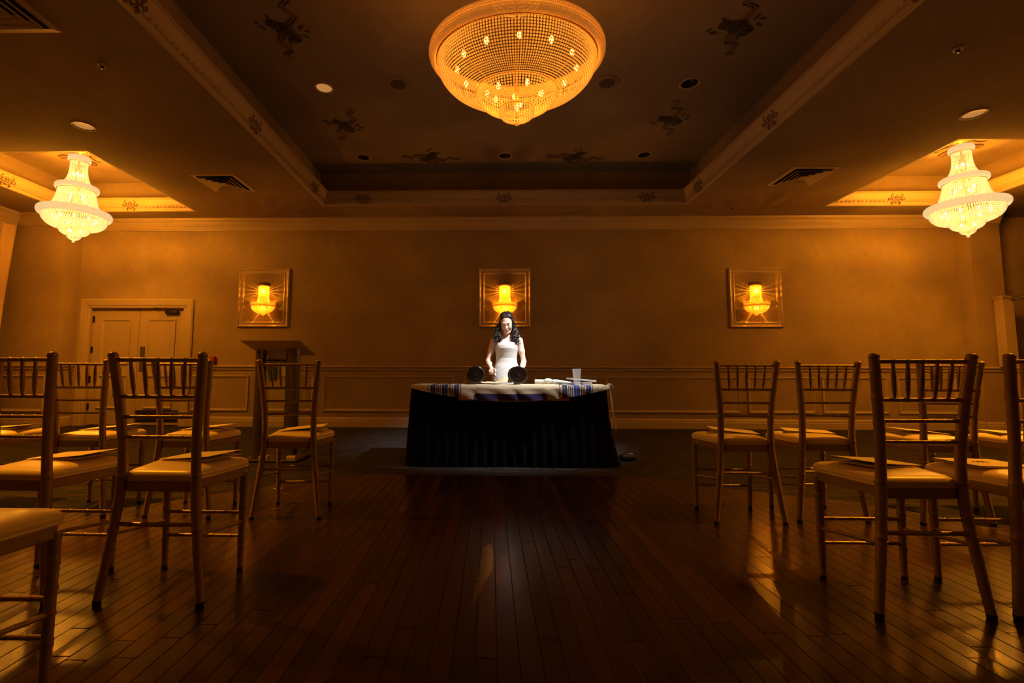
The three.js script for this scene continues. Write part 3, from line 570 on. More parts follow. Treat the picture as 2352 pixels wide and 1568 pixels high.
SPEAKERS.forEach(([x, z], i) => {
  const t = thing('ceiling_speaker', 'flat round ceiling speaker just ' + (i ? 'right' : 'left') + ' of the central chandelier', 'speaker', [x, BIG.top, z]);
  obj('rim', lathe([[0, 0], [0.125, 0], [0.128, -0.005], [0.118, -0.010], [0.085, -0.008], [0, -0.006]], 36), M.ceiling, t);
  obj('grille', lathe([[0, -0.010], [0.080, -0.012], [0.083, -0.004], [0, -0.004]], 36), M.ornamentDark, t);
  obj('badge', new THREE.SphereGeometry(0.006, 8, 6).translate(0, -0.012, 0), M.steel, t);
});
function vent(x, z, label) {
  const t = thing('ceiling_vent', label, 'vent', [x, CEIL, z], 0, 'square ceiling diffusers');
  obj('back_plate', span(-0.245, 0.245, -0.004, 0, -0.245, 0.245), M.gap, t);
  const flare = (r0, r1, y0, y1) => rectMould([[0, y0], [r1 - r0, y1], [r1 - r0, y1 + 0.003], [0, y0 + 0.003]], -r0, r0, -r0, r0, 0);
  for (const [a, b, y0, y1] of [[0.240, 0.285, -0.010, -0.004], [0.165, 0.215, -0.006, -0.030], [0.110, 0.160, -0.006, -0.030], [0.055, 0.105, -0.006, -0.030]]) obj(a > 0.22 ? 'frame' : 'louver', flare(a, b, y0, y1), M.trim, t);
  obj('centre_plate', span(-0.052, 0.052, -0.026, -0.020, -0.052, 0.052), M.trim, t);
}
vent(-3.54, -5.97, 'square louvered ceiling vent beside the left coffer');
vent(3.96, -5.88, 'square louvered ceiling vent beside the right coffer');
vent(-3.45, -2.92, 'square louvered ceiling vent at the top left corner of the picture');
for (const [x, z, w] of [[-3.18, -3.58, 'left lower ceiling near the camera'], [3.60, -3.51, 'right lower ceiling near the camera'], [3.63, -6.98, 'lower ceiling above the right sconce']]) {
  const t = thing('sprinkler', 'tiny sprinkler cap on the ' + w, 'sprinkler', [x, CEIL, z]);
  obj('cover', lathe([[0, -0.012], [0.03, -0.012], [0.036, -0.006], [0.036, 0], [0, 0]], 20), M.trim, t);
  obj('head', lathe([[0, -0.03], [0.014, -0.03], [0.014, -0.012], [0, -0.012]], 12), M.darkMetal, t);
}
// ------------------------------------------------------------------ wall panels and sconces
const PFRAME = [[0, 0], [0, 0.022], [0.012, 0.034], [0.022, 0.030], [0.034, 0.020], [0.06, 0.016], [0.072, 0.024], [0.084, 0.018], [0.092, 0.006], [0.092, 0]];
function sconce(x, where) {
  const p = thing('wall_panel', 'cream moulded rectangular wall frame ' + where, 'frame', [x, 1.585, BACK], 0, 'moulded frames behind the sconces');
  for (const g of frameMould(PFRAME, -0.415, 0.415, 0, 0.955, 0)) obj('molding', g, M.trim, p);
  obj('backing', span(-0.34, 0.34, 0.08, 0.875, 0, 0.006), M.wall, p);
  const t = thing('wall_sconce', 'crystal bead wall sconce glowing in the frame ' + where, 'sconce', [x, 1.80, BACK + 0.008], 0, 'crystal wall sconces');
  const half = [-Math.PI / 2, Math.PI];
  obj('back_plate', rbox(0.10, 0.46, 0.014, 0.005, 0, 0.24, 0.007), M.brass, t);
  obj('top_cap', [lathe([[0.0, 0.505], [0.085, 0.505], [0.098, 0.49], [0.098, 0.468], [0.085, 0.455], [0, 0.455]], 28, ...half)], M.ornament, t);
  obj('ring_band', lathe([[0.17, 0.135], [0.185, 0.128], [0.192, 0.152], [0.185, 0.176], [0.17, 0.170]], 36, ...half), M.crystalWarm, t);
  obj('hoop', lathe([[0.178, 0.118], [0.186, 0.118], [0.186, 0.126], [0.178, 0.126]], 36, ...half), M.brass, t); obj('hoop', lathe([[0.078, 0.452], [0.086, 0.452], [0.086, 0.446], [0.078, 0.446]], 24, ...half), M.brass, t);
  const list = [];
  beadShell([[0.080, 0.445], [0.080, 0.35], [0.086, 0.25], [0.10, 0.18]], 16, 0.021, 0.009, ...half, list);
  beadShell([[0.180, 0.115], [0.165, 0.075], [0.12, 0.035], [0.055, 0.012]], 30, 0.019, 0.010, ...half, list);
  for (let i = 0; i < 40; i++) { const a = half[0] + Math.PI * (i + 0.5) / 40; for (let j = 0; j < 3; j++) list.push([Math.sin(a) * 0.192, 0.136 + j * 0.016, Math.cos(a) * 0.192, 0.0075, 0.009, a]); }
  beads(list, M.crystalWarm, t);
  obj('finial', lathe([[0, -0.03], [0.02, -0.02], [0.045, 0.0], [0.05, 0.012], [0, 0.012]], 20, ...half), M.crystalWarm, t);
  for (const y of [0.365, 0.085]) { const b = obj('bulb', new THREE.SphereGeometry(1, 10, 8).scale(0.016, 0.03, 0.016), M.bulb, t); b.position.set(0, y, 0.045); lamp(t, 0, y, 0.045, SCONCE_POWER, 0.004); }
}
sconce(-3.685, 'on the left, above the lectern');
sconce(0.225, 'in the middle, behind the woman');
sconce(4.20, 'on the right, above the chairs');

// ------------------------------------------------------------------ chairs
const nodeR = (r, at, amp = 1.22) => (t) => { let k = 1; for (const a of at) { const d = Math.abs(t - a); if (d < 0.012) k = Math.max(k, amp); } return r * k; };
function turned(A, B, r, at, n = 60, radial = 8) { const pts = []; for (let i = 0; i <= n; i++) pts.push(A.clone().lerp(B, i / n)); return sweep(pts, typeof r === 'function' ? r : nodeR(r, at), radial); }
function makeChair() { // origin on the floor under the seat, faces -z
  const t = new THREE.Group(); t.name = 'chiavari_chair';
  for (const s of [-1, 1]) {
    const pts = curve([V(s * 0.194, 0.012, 0.170), V(s * 0.172, 0.18, 0.162), V(s * 0.154, 0.33, 0.155), V(s * 0.144, 0.46, 0.152), V(s * 0.145, 0.61, 0.162), V(s * 0.158, 0.77, 0.178), V(s * 0.174, 0.918, 0.196)], 130);
    const post = obj('rear_post', sweep(pts, (q) => { let r = 0.0148 + 0.0030 * Math.sin(Math.min(0.75, q * 1.1) * Math.PI); for (const a of [0.17, 0.265, 0.36, 0.505, 0.655, 0.745, 0.835, 0.945]) if (Math.abs(q - a) < 0.0075) r *= Math.abs(q - a) < 0.0025 ? 1.03 : 1.13; return r; }, 12), M.chair, t);
    obj('foot_cap', new THREE.CylinderGeometry(0.016, 0.014, 0.016, 10).translate(s * 0.1945, 0.008, 0.170), M.foot, post);
    obj('finial', lathe([[0, 0.936], [0.009, 0.9345], [0.0155, 0.930], [0.0182, 0.924], [0.0172, 0.919], [0.0162, 0.916], [0, 0.916]], 18).translate(s * 0.1745, -0.001, 0.197), M.chair, post);
    const leg = obj('front_leg', turned(V(s * 0.168, 0.010, -0.150), V(s * 0.172, 0.425, -0.145), (q) => { let r = 0.0125 + 0.0035 * q; for (const a of [0.28, 0.48, 0.62, 0.80]) if (Math.abs(q - a) < 0.02) r *= Math.abs(q - a) < 0.006 ? 1.05 : 1.20; return r; }, 0, 70, 12), M.chair, t);
    obj('foot_cap', new THREE.CylinderGeometry(0.0135, 0.012, 0.014, 10).translate(s * 0.168, 0.007, -0.150), M.foot, leg);
    obj('stretcher', turned(V(s * 0.170, 0.205, -0.148), V(s * 0.164, 0.25, 0.158), 0.0075, [0.2, 0.5, 0.8]), M.chair, t);
  }
  for (const y of [0.145, 0.245]) obj('stretcher', turned(V(-0.170, y, -0.148), V(0.170, y, -0.148), 0.0075, [0.15, 0.38, 0.62, 0.85]), M.chair, t);
  obj('stretcher', turned(V(-0.160, 0.285, 0.157), V(0.160, 0.285, 0.157), 0.0080, [0.2, 0.5, 0.8]), M.chair, t);
  const zAt = (y) => 0.162 + (y - 0.61) * 0.112, xAt = (y) => 0.143 + Math.max(0, y - 0.60) * 0.10;
  for (const [y, r] of [[0.904, 0.0086], [0.764, 0.0076], [0.687, 0.0070], [0.610, 0.0070]]) obj('back_rail', turned(V(-xAt(y), y, zAt(y)), V(xAt(y), y, zAt(y)), r, [0.03, 0.2, 0.35, 0.5, 0.65, 0.8, 0.97]), M.chair, t);
  for (let k = -2; k <= 2; k++) obj('spindle', turned(V(k * 0.0530, 0.898, zAt(0.898)), V(k * 0.0480, 0.768, zAt(0.768)), (q) => { let r = q < 0.35 ? 0.0052 + 0.0024 * (q / 0.35) : q < 0.72 ? 0.0076 - 0.0004 * (q - 0.35) / 0.37 : 0.0072 - 0.0032 * (q - 0.72) / 0.28; for (const a of [0.35, 0.53, 0.72]) if (Math.abs(q - a) < 0.02) r *= 1.2; return r; }, 0, 40, 8), M.chair, t);
  // seat frame: rounded trapezoid
  const outline = (grow, rear = 0) => { const s = new THREE.Shape(), fw = 0.186 + grow, rw = 0.136 + grow, f = -0.165 - grow, r = 0.158 + grow - rear, q = 0.045; s.moveTo(-fw + q, f); s.lineTo(fw - q, f); s.quadraticCurveTo(fw, f, fw - 0.006, f + q); s.lineTo(rw, r - 0.03); s.quadraticCurveTo(rw, r, rw - 0.03, r); s.lineTo(-rw + 0.03, r); s.quadraticCurveTo(-rw, r, -rw, r - 0.03); s.lineTo(-fw + 0.006, f + q); s.quadraticCurveTo(-fw, f, -fw + q, f); return s; };
  obj('seat_frame', new THREE.ExtrudeGeometry(outline(-0.004), { depth: 0.030, bevelEnabled: true, bevelSize: 0.004, bevelThickness: 0.004, bevelSegments: 2, curveSegments: 8 }).rotateX(Math.PI / 2).translate(0, 0.440, 0), M.chair, t);
  // cushion: puffed pad lofted from the same outline
  const o = outline(0.004, 0.012).getSpacedPoints(72), rings = [[0.985, 0.442], [1.012, 0.448], [1.022, 0.457], [1.012, 0.467], [0.970, 0.476], [0.89, 0.483], [0.70, 0.489], [0.40, 0.492], [0.0, 0.493]];
  const cz = -0.008, pos = [], idx = [], n = o.length;
  for (const [k, y] of rings) for (const p of o) pos.push(p.x * k, y, cz + (p.y - cz) * k);
  for (let j = 0; j < rings.length - 1; j++) for (let i = 0; i < n; i++) { const a = j * n + i, b = j * n + (i + 1) % n; idx.push(a, a + n, b, b, a + n, b + n); }
  const cg = new THREE.BufferGeometry(); cg.setAttribute('position', new THREE.Float32BufferAttribute(pos, 3)); cg.setIndex(idx); cg.computeVertexNormals(); uvBox(cg);
  obj('cushion', [cg, sweep([...o, o[0]].map((p) => V(p.x * 1.012, 0.447, cz + (p.y - cz) * 1.012)), 0.004, 6, false)], M.cushion, t);
  return t;
}
const chair0 = makeChair();
// [x, z of the origin, turn, label]
const chairs = [
  [1.572, -1.945, 0.00, 'bamboo-turned chair nearest on the right, its back facing the camera in full view'],
  [2.046, -1.945, 0.02, 'bamboo-turned chair cut by the right edge of the picture, near row'],
  [-1.262, -1.956, -0.01, 'bamboo-turned chair nearest on the left shown whole, before the double door'],
  [-1.830, -1.950, -0.03, 'bamboo-turned chair with its back cut by the left edge, near row'],
  [-1.360, -1.153, 0.02, 'bamboo-turned chair in the lower left corner showing only seat and front legs'],
  [1.487, -2.970, 0.0, 'bamboo-turned chair right of the table at the aisle, far row'],
  [1.985, -3.015, 0.00, 'bamboo-turned chair second from the aisle on the right, far row'],
  [2.660, -2.985, 0.00, 'bamboo-turned chair third from the aisle on the right, seen through the nearest right chair'],
  [3.250, -2.985, 0.00, 'bamboo-turned chair fourth from the aisle at the far right, mostly hidden'],
  [-1.212, -2.980, 0.05, 'bamboo-turned chair before the lectern at the aisle, far row'],
  [-1.845, -2.980, -0.03, 'bamboo-turned chair second from the aisle on the left, seen through the nearest left chair'],
  [-2.485, -2.980, 0.00, 'bamboo-turned chair before the wall left of the door, far row'],
  [-3.140, -2.980, 0.00, 'bamboo-turned chair at the far left edge, only its seat showing'],
];
chairs.forEach(([x, z, turn, label], i) => {
  const c = i ? chair0.clone() : chair0; c.name = numbered('chiavari_chair'); scene.add(c);
  c.position.set(x, 0.002, z); c.rotation.y = turn; c.userData = {};
  tag(c, label, 'chair', 'turned ceremony chairs in rows');
});
// folded programmes on the seats
function bookletGeo(open, bend) { // two leaves hinged at the left
  const leaf = (lift) => sheet(12, 4, (u, v) => V(-0.13 + 0.26 * Math.cos(lift * u) * u, 0.0015 + 0.26 * u * Math.sin(lift) + bend * u * u * 0.02, -0.09 + 0.18 * v), -0.0012);
  return [leaf(0.0), leaf(open)];
}
const bookletKinds = [[0.07, 0.25], [0.05, 0.4], [0.11, -0.2], [0.025, 0.1]].map((a) => bookletGeo(...a));
const booklets = [
  [0, 0.00, -0.05, Math.PI + 0.35, 0, 'nearest chair on the right'], [1, -0.03, -0.06, Math.PI + 0.1, 3, 'near-row chair cut by the right edge'],
  [2, 0.02, -0.07, -0.25, 0, 'nearest whole chair on the left'], [3, 0.03, -0.08, -0.1, 1, 'near-row chair cut by the left edge'],
  [5, 0.03, -0.06, 2.9, 1, 'far-row chair right of the table'], [6, 0.02, -0.06, 2.8, 3, 'second far-row chair on the right'], [7, 0.0, -0.06, Math.PI, 2, 'third far-row chair on the right'],
  [9, 0.02, -0.05, 0.15, 2, 'chair before the lectern'], [10, 0.02, -0.06, -0.1, 2, 'second far-row chair on the left'], [11, 0.03, -0.05, 0.1, 0, 'far-row chair left of the door'], [12, 0.02, -0.05, 0, 1, 'chair at the far left edge'], [8, 0, -0.06, 3, 3, 'last far-row chair on the right'],
];
for (const [i, dx, dz, turn, kind, where] of booklets) {
  const [x, z] = chairs[i], t = thing('program_booklet', 'folded cream programme lying on the seat of the ' + where, 'booklet', [x + dx, 0.4965, z + dz], turn, 'programmes on the chairs');
  obj('back_leaf', bookletKinds[kind][0], M.paper, t); const f = obj('front_leaf', bookletKinds[kind][1], M.paper, t);
  if (kind === 3) obj('lettering', [0, 1, 2].map((k) => sweep(curve([V(-0.01 + k * 0.02, 0.006 + 0.0008 * k, -0.01), V(0.0 + k * 0.02, 0.007 + k * 0.0008, 0.012), V(0.008 + k * 0.02, 0.0068 + k * 0.0008, -0.004)], 6), 0.0009, 4)), M.ink, f);
}
// ------------------------------------------------------------------ table with black pleated skirt
const TB = { x0: -0.745, x1: 1.085, z0: -5.18, z1: -4.42, y: 0.735 };
{
  const t = thing('banquet_table', 'long banquet table with black pleated floor-length skirt', 'table', [0.17, 0, -4.80]);
  const w = (TB.x1 - TB.x0) / 2, d = (TB.z1 - TB.z0) / 2;
  obj('table_top', rbox(w * 2 - 0.01, 0.03, d * 2 - 0.01, 0.008, 0, TB.y - 0.017, 0), M.skirt, t);
  for (const [sx, sz] of [[-1, -1], [1, -1], [-1, 1], [1, 1]]) obj('leg', sweep([V(sx * (w - 0.18), 0, sz * (d - 0.14)), V(sx * (w - 0.18), TB.y - 0.03, sz * (d - 0.14))], 0.015, 8), M.steel, t);
  // perimeter of a rounded rectangle
  const r = 0.05, per = [], add = (x, z, nx, nz) => per.push([x, z, nx, nz]);
  const side = (ax, az, bx, bz, nx, nz, n) => { for (let i = 0; i < n; i++) add(ax + (bx - ax) * i / n, az + (bz - az) * i / n, nx, nz); };
  const arc = (cx, cz, a0) => { for (let i = 0; i < 10; i++) { const a = a0 + i / 10 * Math.PI / 2; add(cx + Math.cos(a) * r, cz + Math.sin(a) * r, Math.cos(a), Math.sin(a)); } };
  side(-w + r, d, w - r, d, 0, 1, 420); // front, left to right
  for (let i = 0; i < 10; i++) { const a = Math.PI / 2 - i / 10 * Math.PI / 2; add(w - r + Math.cos(a) * r, d - r + Math.sin(a) * r, Math.cos(a), Math.sin(a)); }
  side(w, d - r, w, -d + r, 1, 0, 160);
  for (let i = 0; i < 10; i++) { const a = -i / 10 * Math.PI / 2; add(w - r + Math.cos(a) * r, -d + r + Math.sin(a) * r, Math.cos(a), Math.sin(a)); }
  side(w - r, -d, -w + r, -d, 0, -1, 300);
  for (let i = 0; i < 10; i++) { const a = -Math.PI / 2 - i / 10 * Math.PI / 2; add(-w + r + Math.cos(a) * r, -d + r + Math.sin(a) * r, Math.cos(a), Math.sin(a)); }
  side(-w, -d + r, -w, d - r, -1, 0, 160);
  for (let i = 0; i < 10; i++) { const a = Math.PI - i / 10 * Math.PI / 2; add(-w + r + Math.cos(a) * r, d - r + Math.sin(a) * r, Math.cos(a), Math.sin(a)); }
  let s = 0; const len = per.map((p, i) => { if (i) s += Math.hypot(p[0] - per[i - 1][0], p[1] - per[i - 1][1]); return s; });
  const n = per.length;
  obj('skirt', grid(n, 12, (u, v) => {
    const i = Math.round(u * n) % n, [x, z, nx, nz] = per[i], q = len[i], k = 0.35 + 0.65 * v;
    const pleat = 0.016 * (0.5 + 0.5 * Math.tanh(2.2 * Math.sin(q * 2 * Math.PI / 0.088 + 0.6 * Math.sin(q * 3.1)))) * k + 0.008 * Math.sin(q * 5.7) * v;
    const flare = nx > 0 ? 0.115 * v * v * nx : 0.045 * v;
    return V(x + nx * (pleat + (nx > 0 ? flare : flare * Math.abs(nx))) , TB.y - 0.004 - v * (TB.y - 0.010), z + nz * (pleat + 0.03 * v));
  }, true), M.skirt, t);
  obj('top_cloth', rbox(w * 2 + 0.004, 0.006, d * 2 + 0.004, 0.002, 0, TB.y - 0.001, 0), M.skirt, t);
}
// gold cloth and prayer shawl over the front edge
const edgeFold = (x, hang, back, v) => { // v 0 back on the table, 1 lower edge in front
  const L = back + hang, s = v * L, r = 0.012;
  if (s < back - r) return [0, s];
  if (s < back + r * 0.57) { const a = (s - (back - r)) / r; return [-r * (1 - Math.cos(Math.min(a, Math.PI / 2))), back - r + r * Math.sin(Math.min(a, Math.PI / 2))]; }
  return [-(s - back) - 0.004, back + 0.004];
};
{
  const t = thing('gold_cloth', 'mustard gold cloth peeping from under the striped shawl', 'cloth', [0, TB.y + 0.003, TB.z1]);
  obj('cloth', sheet(50, 24, (u, v) => { const x = -0.30 + u * 1.03, [y, s] = edgeFold(x, 0.128, 0.50, v); return V(x, y + 0.0012 * Math.sin(x * 30), s - 0.50 + 0.022 + (y < -0.01 ? 0.006 * Math.sin(x * 22) : 0)); }, 0.0015), M.under, t);
}
const shawlTex = (() => {
  const W = 1024, H = 256, cv = document.createElement('canvas'); cv.width = W; cv.height = H; const g = cv.getContext('2d');
  g.fillStyle = '#c2b494'; g.fillRect(0, 0, W, H);
  const X = (x) => (x + 0.745) / 1.845 * W, bar = (x, w, c) => { g.fillStyle = c; g.fillRect(X(x), 0, w / 1.845 * W, H); };
  for (const [x0, sgn] of [[-0.585, 1], [0.635, 1]]) {
    const navy = '#1e1c3e', blue = x0 > 0 ? '#20306f' : '#23223f', thin = '#15131c';
    bar(x0, 0.006, thin); bar(x0 + 0.026, 0.045, navy); bar(x0 + 0.042, 0.008, '#4a4a7c'); bar(x0 + 0.080, 0.008, thin); bar(x0 + 0.096, 0.008, thin); bar(x0 + 0.112, 0.008, thin);
    bar(x0 + 0.130, 0.056, blue); bar(x0 + 0.152, 0.008, '#4d5590'); bar(x0 + 0.196, 0.008, thin); bar(x0 + 0.212, 0.008, thin); bar(x0 + 0.228, 0.006, thin); bar(x0 + 0.245, 0.045, blue); bar(x0 + 0.262, 0.007, '#5664a4'); bar(x0 + 0.302, 0.006, thin);
  }
  const tx = new THREE.CanvasTexture(cv); tx.colorSpace = THREE.SRGBColorSpace; return tx;
})();
{
  const t = thing('prayer_shawl', 'cream prayer shawl with dark blue stripes draped over the table front', 'shawl', [0, TB.y + 0.006, TB.z1]);
  const m = std([1, 1, 1], 0.8, { map: shawlTex, bumpMap: clothBump, bumpScale: 0.0006 });
  const hangAt = (x) => { const q = x < 0.2 ? (x + 0.745) / 0.945 : (1.1 - x) / 0.9; return 0.018 + 0.125 * Math.pow(Math.max(0, Math.sin(Math.max(0, q) * Math.PI / 2)), 0.85); };
  const folds = (x, y) => 0.010 * Math.sin(x * 9 + 1) + 0.006 * Math.sin(x * 23 + y * 30);
  const surf = (u, v) => { const x = -0.745 + u * 1.845, back = 0.56, [y, s] = edgeFold(x, hangAt(x), back, v); const bump = y > -0.001 ? 0.0035 * Math.abs(Math.sin(x * 14 + s * 9)) * Math.min(1, s * 4) : 0; return V(x, y + bump + 0.002, s - back + 0.027 + (y < -0.012 ? 0.006 + Math.abs(folds(x, y)) * Math.min(1, -y * 12) : 0)); };
  obj('cloth', sheet(160, 46, surf, 0.0022), m, t);
  // neckband
  const nb = (u, v) => { const x = -0.155 + u * 0.675, q = Math.min(u, 1 - u) * 26, c = Math.min(1, q), y = -0.068 - v * 0.060 * (0.55 + 0.45 * c) - (1 - c) * 0.015 - 0.008 * Math.sin(u * Math.PI); return V(x, y, 0.0335 + Math.abs(folds(x, y)) * Math.min(1, -y * 12) + 0.006); };
  obj('neckband', sheet(90, 6, nb, 0.002), M.purple, t);
  // knotted fringes at the right corner, twisted cords
  const cord = (pts, r) => sweep(curve(pts.map((p) => V(...p)), 22), (q) => r * (1 + 0.25 * Math.sin(q * 70)), 5);
  const fr = [];
  for (let k = 0; k < 12; k++) fr.push(cord([[1.085, 0.006 - 0.004 * (k % 3), -0.05 + k * 0.006], [1.108 + rr(0, 0.01), 0.012 + rr(-0.01, 0.012), -0.03 + k * 0.005], [1.122 + rr(0, 0.012), -0.012 - rr(0, 0.03), 0.0 + k * 0.003], [1.112 + rr(-0.01, 0.02), -0.05 - rr(0, 0.03), 0.01]], 0.0024));
  obj('fringe', fr, M.fringe, t);
  const tas = [];
  for (let k = 0; k < 6; k++) { const e = rr(-0.02, 0.05); tas.push(cord([[1.095, -0.01, 0.03], [1.104 + rr(-0.006, 0.006), -0.10, 0.045], [1.110 + rr(-0.01, 0.01), -0.20, 0.055 + k * 0.003], [1.115 + e * 0.6, -0.28 - rr(0, 0.03), 0.06], [1.12 + e, -0.36 - rr(0, 0.06), 0.065]], 0.0022)); }
  tas.push(cord([[1.105, -0.18, 0.055], [1.085, -0.23, 0.06], [1.082, -0.28, 0.06], [1.096, -0.30, 0.06]], 0.002));
  obj('tassel', tas, M.fringe, t);
}
const TOP = TB.y + 0.0165; // top of the cloths
// ------------------------------------------------------------------ open Torah scroll
{
  const t = thing('torah_scroll', 'open parchment scroll on two rollers with dark round wooden end discs', 'scroll', [0.06, TOP, -4.62]);
  const R = 0.0885;
  for (const [x, nm] of [[-0.209, 0], [0.212, 1]]) {
    const roller = new THREE.Group(); roller.name = 'roller'; roller.position.set(x, R, 0); t.add(roller);
    const disc = lathe([[0, 0.012], [0.030, 0.012], [0.034, 0.008], [0.070, 0.008], [0.080, 0.010], [R, 0.004], [R, -0.008], [0.080, -0.012], [0, -0.012]], 48).rotateX(Math.PI / 2);
    obj('end_disc', disc, M.discWood, roller);
    obj('end_disc', disc.clone().translate(0, 0, -0.50), M.discWood, roller);
    obj('knob', lathe([[0, 0.026], [0.006, 0.025], [0.009, 0.019], [0.008, 0.013], [0.012, 0.010], [0, 0.010]], 16).rotateX(Math.PI / 2), M.discWood, roller);
    obj('handle', lathe([[0, 0], [0.012, 0], [0.016, 0.03], [0.011, 0.05], [0.015, 0.09], [0.008, 0.11], [0, 0.11]], 16).rotateX(-Math.PI / 2).translate(0, 0, -0.51), M.discWood, roller);
    obj('wound_parchment', new THREE.CylinderGeometry(nm ? 0.066 : 0.058, nm ? 0.066 : 0.058, 0.476, 32).rotateX(Math.PI / 2).translate(0, 0, -0.25), M.parchment, roller);
  }
  obj('parchment', sheet(40, 8, (u, v) => { const x = -0.20 + u * 0.40; const hump = 0.062 * Math.exp(-Math.pow((x - 0.085) / 0.062, 2)) + 0.010 * Math.exp(-Math.pow((x + 0.08) / 0.05, 2)); const end = Math.pow(Math.abs(u - 0.5) * 2, 6) * 0.03; return V(x, 0.006 + hump * Math.min(1, 0.12 + 1.6 * v) + end, -0.03 - v * 0.44); }, -0.0012), M.parchment, t);
}
// ------------------------------------------------------------------ things on the right of the table
{
  const t = thing('faceted_tumbler', 'clear faceted glass tumbler on the right of the table', 'glass', [0.858, TOP, -4.72]);
  const s = []; for (const [r0, y0, r1, y1] of [[0.030, 0, 0.044, 0.148]]) { const n = 10; for (let k = 0; k < n; k++) { const a = k / n * 6.2832, b = (k + 1) / n * 6.2832; s.push(quad([Math.cos(a) * r0, y0, Math.sin(a) * r0], [Math.cos(a) * r1, y1, Math.sin(a) * r1], [Math.cos(b) * r1, y1, Math.sin(b) * r1], [Math.cos(b) * r0, y0, Math.sin(b) * r0])); } }
  const glassM = phys([0.95, 0.95, 0.93], 0.18, { transmission: 0.84, thickness: 0, ior: 1.5 });
  obj('wall', facets(s), glassM, t);
  obj('base', new THREE.CylinderGeometry(0.030, 0.030, 0.014, 10).translate(0, 0.007, 0), glassM, t);
  obj('rim', sweep([...Array(21).keys()].map((k) => V(Math.cos(k / 20 * 6.2832) * 0.0425, 0.148, Math.sin(k / 20 * 6.2832) * 0.0425)), 0.0016, 5, false), glassM, t);
}
{
  const patternMap = tex(128, 128, (u, v) => { const k = ((Math.floor(u * 24) + Math.floor(v * 24)) % 2) ? 0.86 : 0.70; return [k, k, k * 0.96]; }, true, [3, 3]);
  const m = std([0.95, 0.95, 0.92], 0.6, { map: patternMap });
  const t = thing('wrapped_roll', 'white patterned wrapped roll with ties lying right of the scroll', 'roll', [0.44, TOP + 0.0225, -4.74], 0);
  const prof = (x) => (x < 0.085 ? 0.0225 : x < 0.10 ? 0.013 : x < 0.165 ? 0.0225 + 0.006 * Math.sin((x - 0.1) / 0.065 * Math.PI) : x < 0.180 ? 0.014 : 0.0225 - 0.014 * Math.max(0, (x - 0.22) / 0.16));
  const pts = []; for (let i = 0; i <= 60; i++) { const x = 0.36 * i / 60; pts.push(V(x, prof(x) - 0.0225, 0.03 * i / 60)); }
  obj('wrapping', sweep(pts, (q) => prof(0.36 * q), 16), m, t);
  for (const x of [0.092, 0.172]) obj('tie', new THREE.TorusGeometry(0.0145, 0.0035, 6, 18).rotateY(Math.PI / 2).translate(x, -0.008, 0.008), M.white, t);
}
function book(pos, turn, tilt, w, h, d, cover, label) {
  const t = thing('book', label, 'book', pos, turn); t.rotation.order = 'YXZ'; t.rotation.z = tilt;
  obj('pages', rbox(w - 0.006, h - 0.004, d - 0.008, 0.001, 0.002, h / 2, 0), M.white, t);
  obj('cover', [rbox(w, 0.002, d, 0.0008, 0, 0.001, 0), rbox(w, 0.002, d, 0.0008, 0, h - 0.001, 0), rbox(0.003, h, d, 0.001, -w / 2, h / 2, 0)], cover, t);
}
book([0.905, TOP, -4.86], -0.12, 0, 0.25, 0.022, 0.17, M.blue, 'white and blue book lying under another behind the glass tumbler');
book([0.925, TOP + 0.034, -4.86], 0.10, -0.09, 0.26, 0.014, 0.19, M.white, 'thin white book tilted on top behind the glass tumbler');
{
  const t = thing('carrying_pouch', 'small dark pouch with yellow tab on carpet at the table corner', 'pouch', [1.36, 0.002, -4.78], 0.3);
  obj('body', rbox(0.16, 0.06, 0.10, 0.025, 0, 0.03, 0, 3), M.foot, t);
  obj('tab', rbox(0.05, 0.008, 0.03, 0.003, 0.03, 0.064, 0.01), M.under, t);
  obj('strap', sweep(curve([V(-0.08, 0.05, 0), V(-0.03, 0.085, 0.02), V(0.05, 0.08, 0.02), V(0.08, 0.04, 0.0)], 14), 0.005, 6), M.darkMetal, t);
}
// ------------------------------------------------------------------ lectern
{
  const t = thing('lectern', 'acrylic and dark metal lectern with slanted top left of the table', 'lectern', [-2.10, 0.002, -4.68]);
  const col = (rx, rz, x, z, h) => { const g = new THREE.CylinderGeometry(1, 1, h, 28).scale(rx, 1, rz).translate(x, h / 2 + 0.02, z); return g; };
  const colM = std([0.22, 0.19, 0.155], 0.32, { metalness: 0.85 });
  obj('column', col(0.048, 0.07, -0.205, 0.0, 1.06), colM, t);
  obj('column', col(0.070, 0.055, 0.120, 0.0, 1.07), colM, t);
  const tilt = 0.27, top = obj('reading_top', rbox(0.585, 0.016, 0.47, 0.005), M.darkMetal, t); top.material = phys([0.6, 0.5, 0.38], 0.75, { transmission: 0.55, thickness: 0 }); top.position.set(-0.04, 1.105, -0.045); top.rotation.x = -tilt;
  obj('shelf', rbox(0.30, 0.012, 0.20, 0.004, -0.04, 0.98, -0.10), M.darkMetal, t);
  obj('acrylic_panel', span(-0.165, 0.245, 0.10, 1.04, -0.035, -0.027), M.acrylic, t);
  obj('plaque', rbox(0.075, 0.145, 0.006, 0.003, -0.085, 0.845, -0.020), M.blue, t);
  obj('frosted_panel', rbox(0.20, 0.24, 0.003, 0.001, -0.055, 0.945, -0.042), phys([0.9, 0.9, 0.86], 0.8, { transmission: 0.35, thickness: 0 }), t);
  obj('base_plate', rbox(0.56, 0.022, 0.36, 0.006, -0.03, 0.011, -0.03), M.darkMetal, t);
  for (const x of [-0.09, 0.18]) obj('foot_block', rbox(0.09, 0.035, 0.05, 0.006, x, 0.038, 0.10), M.trim, t);
}
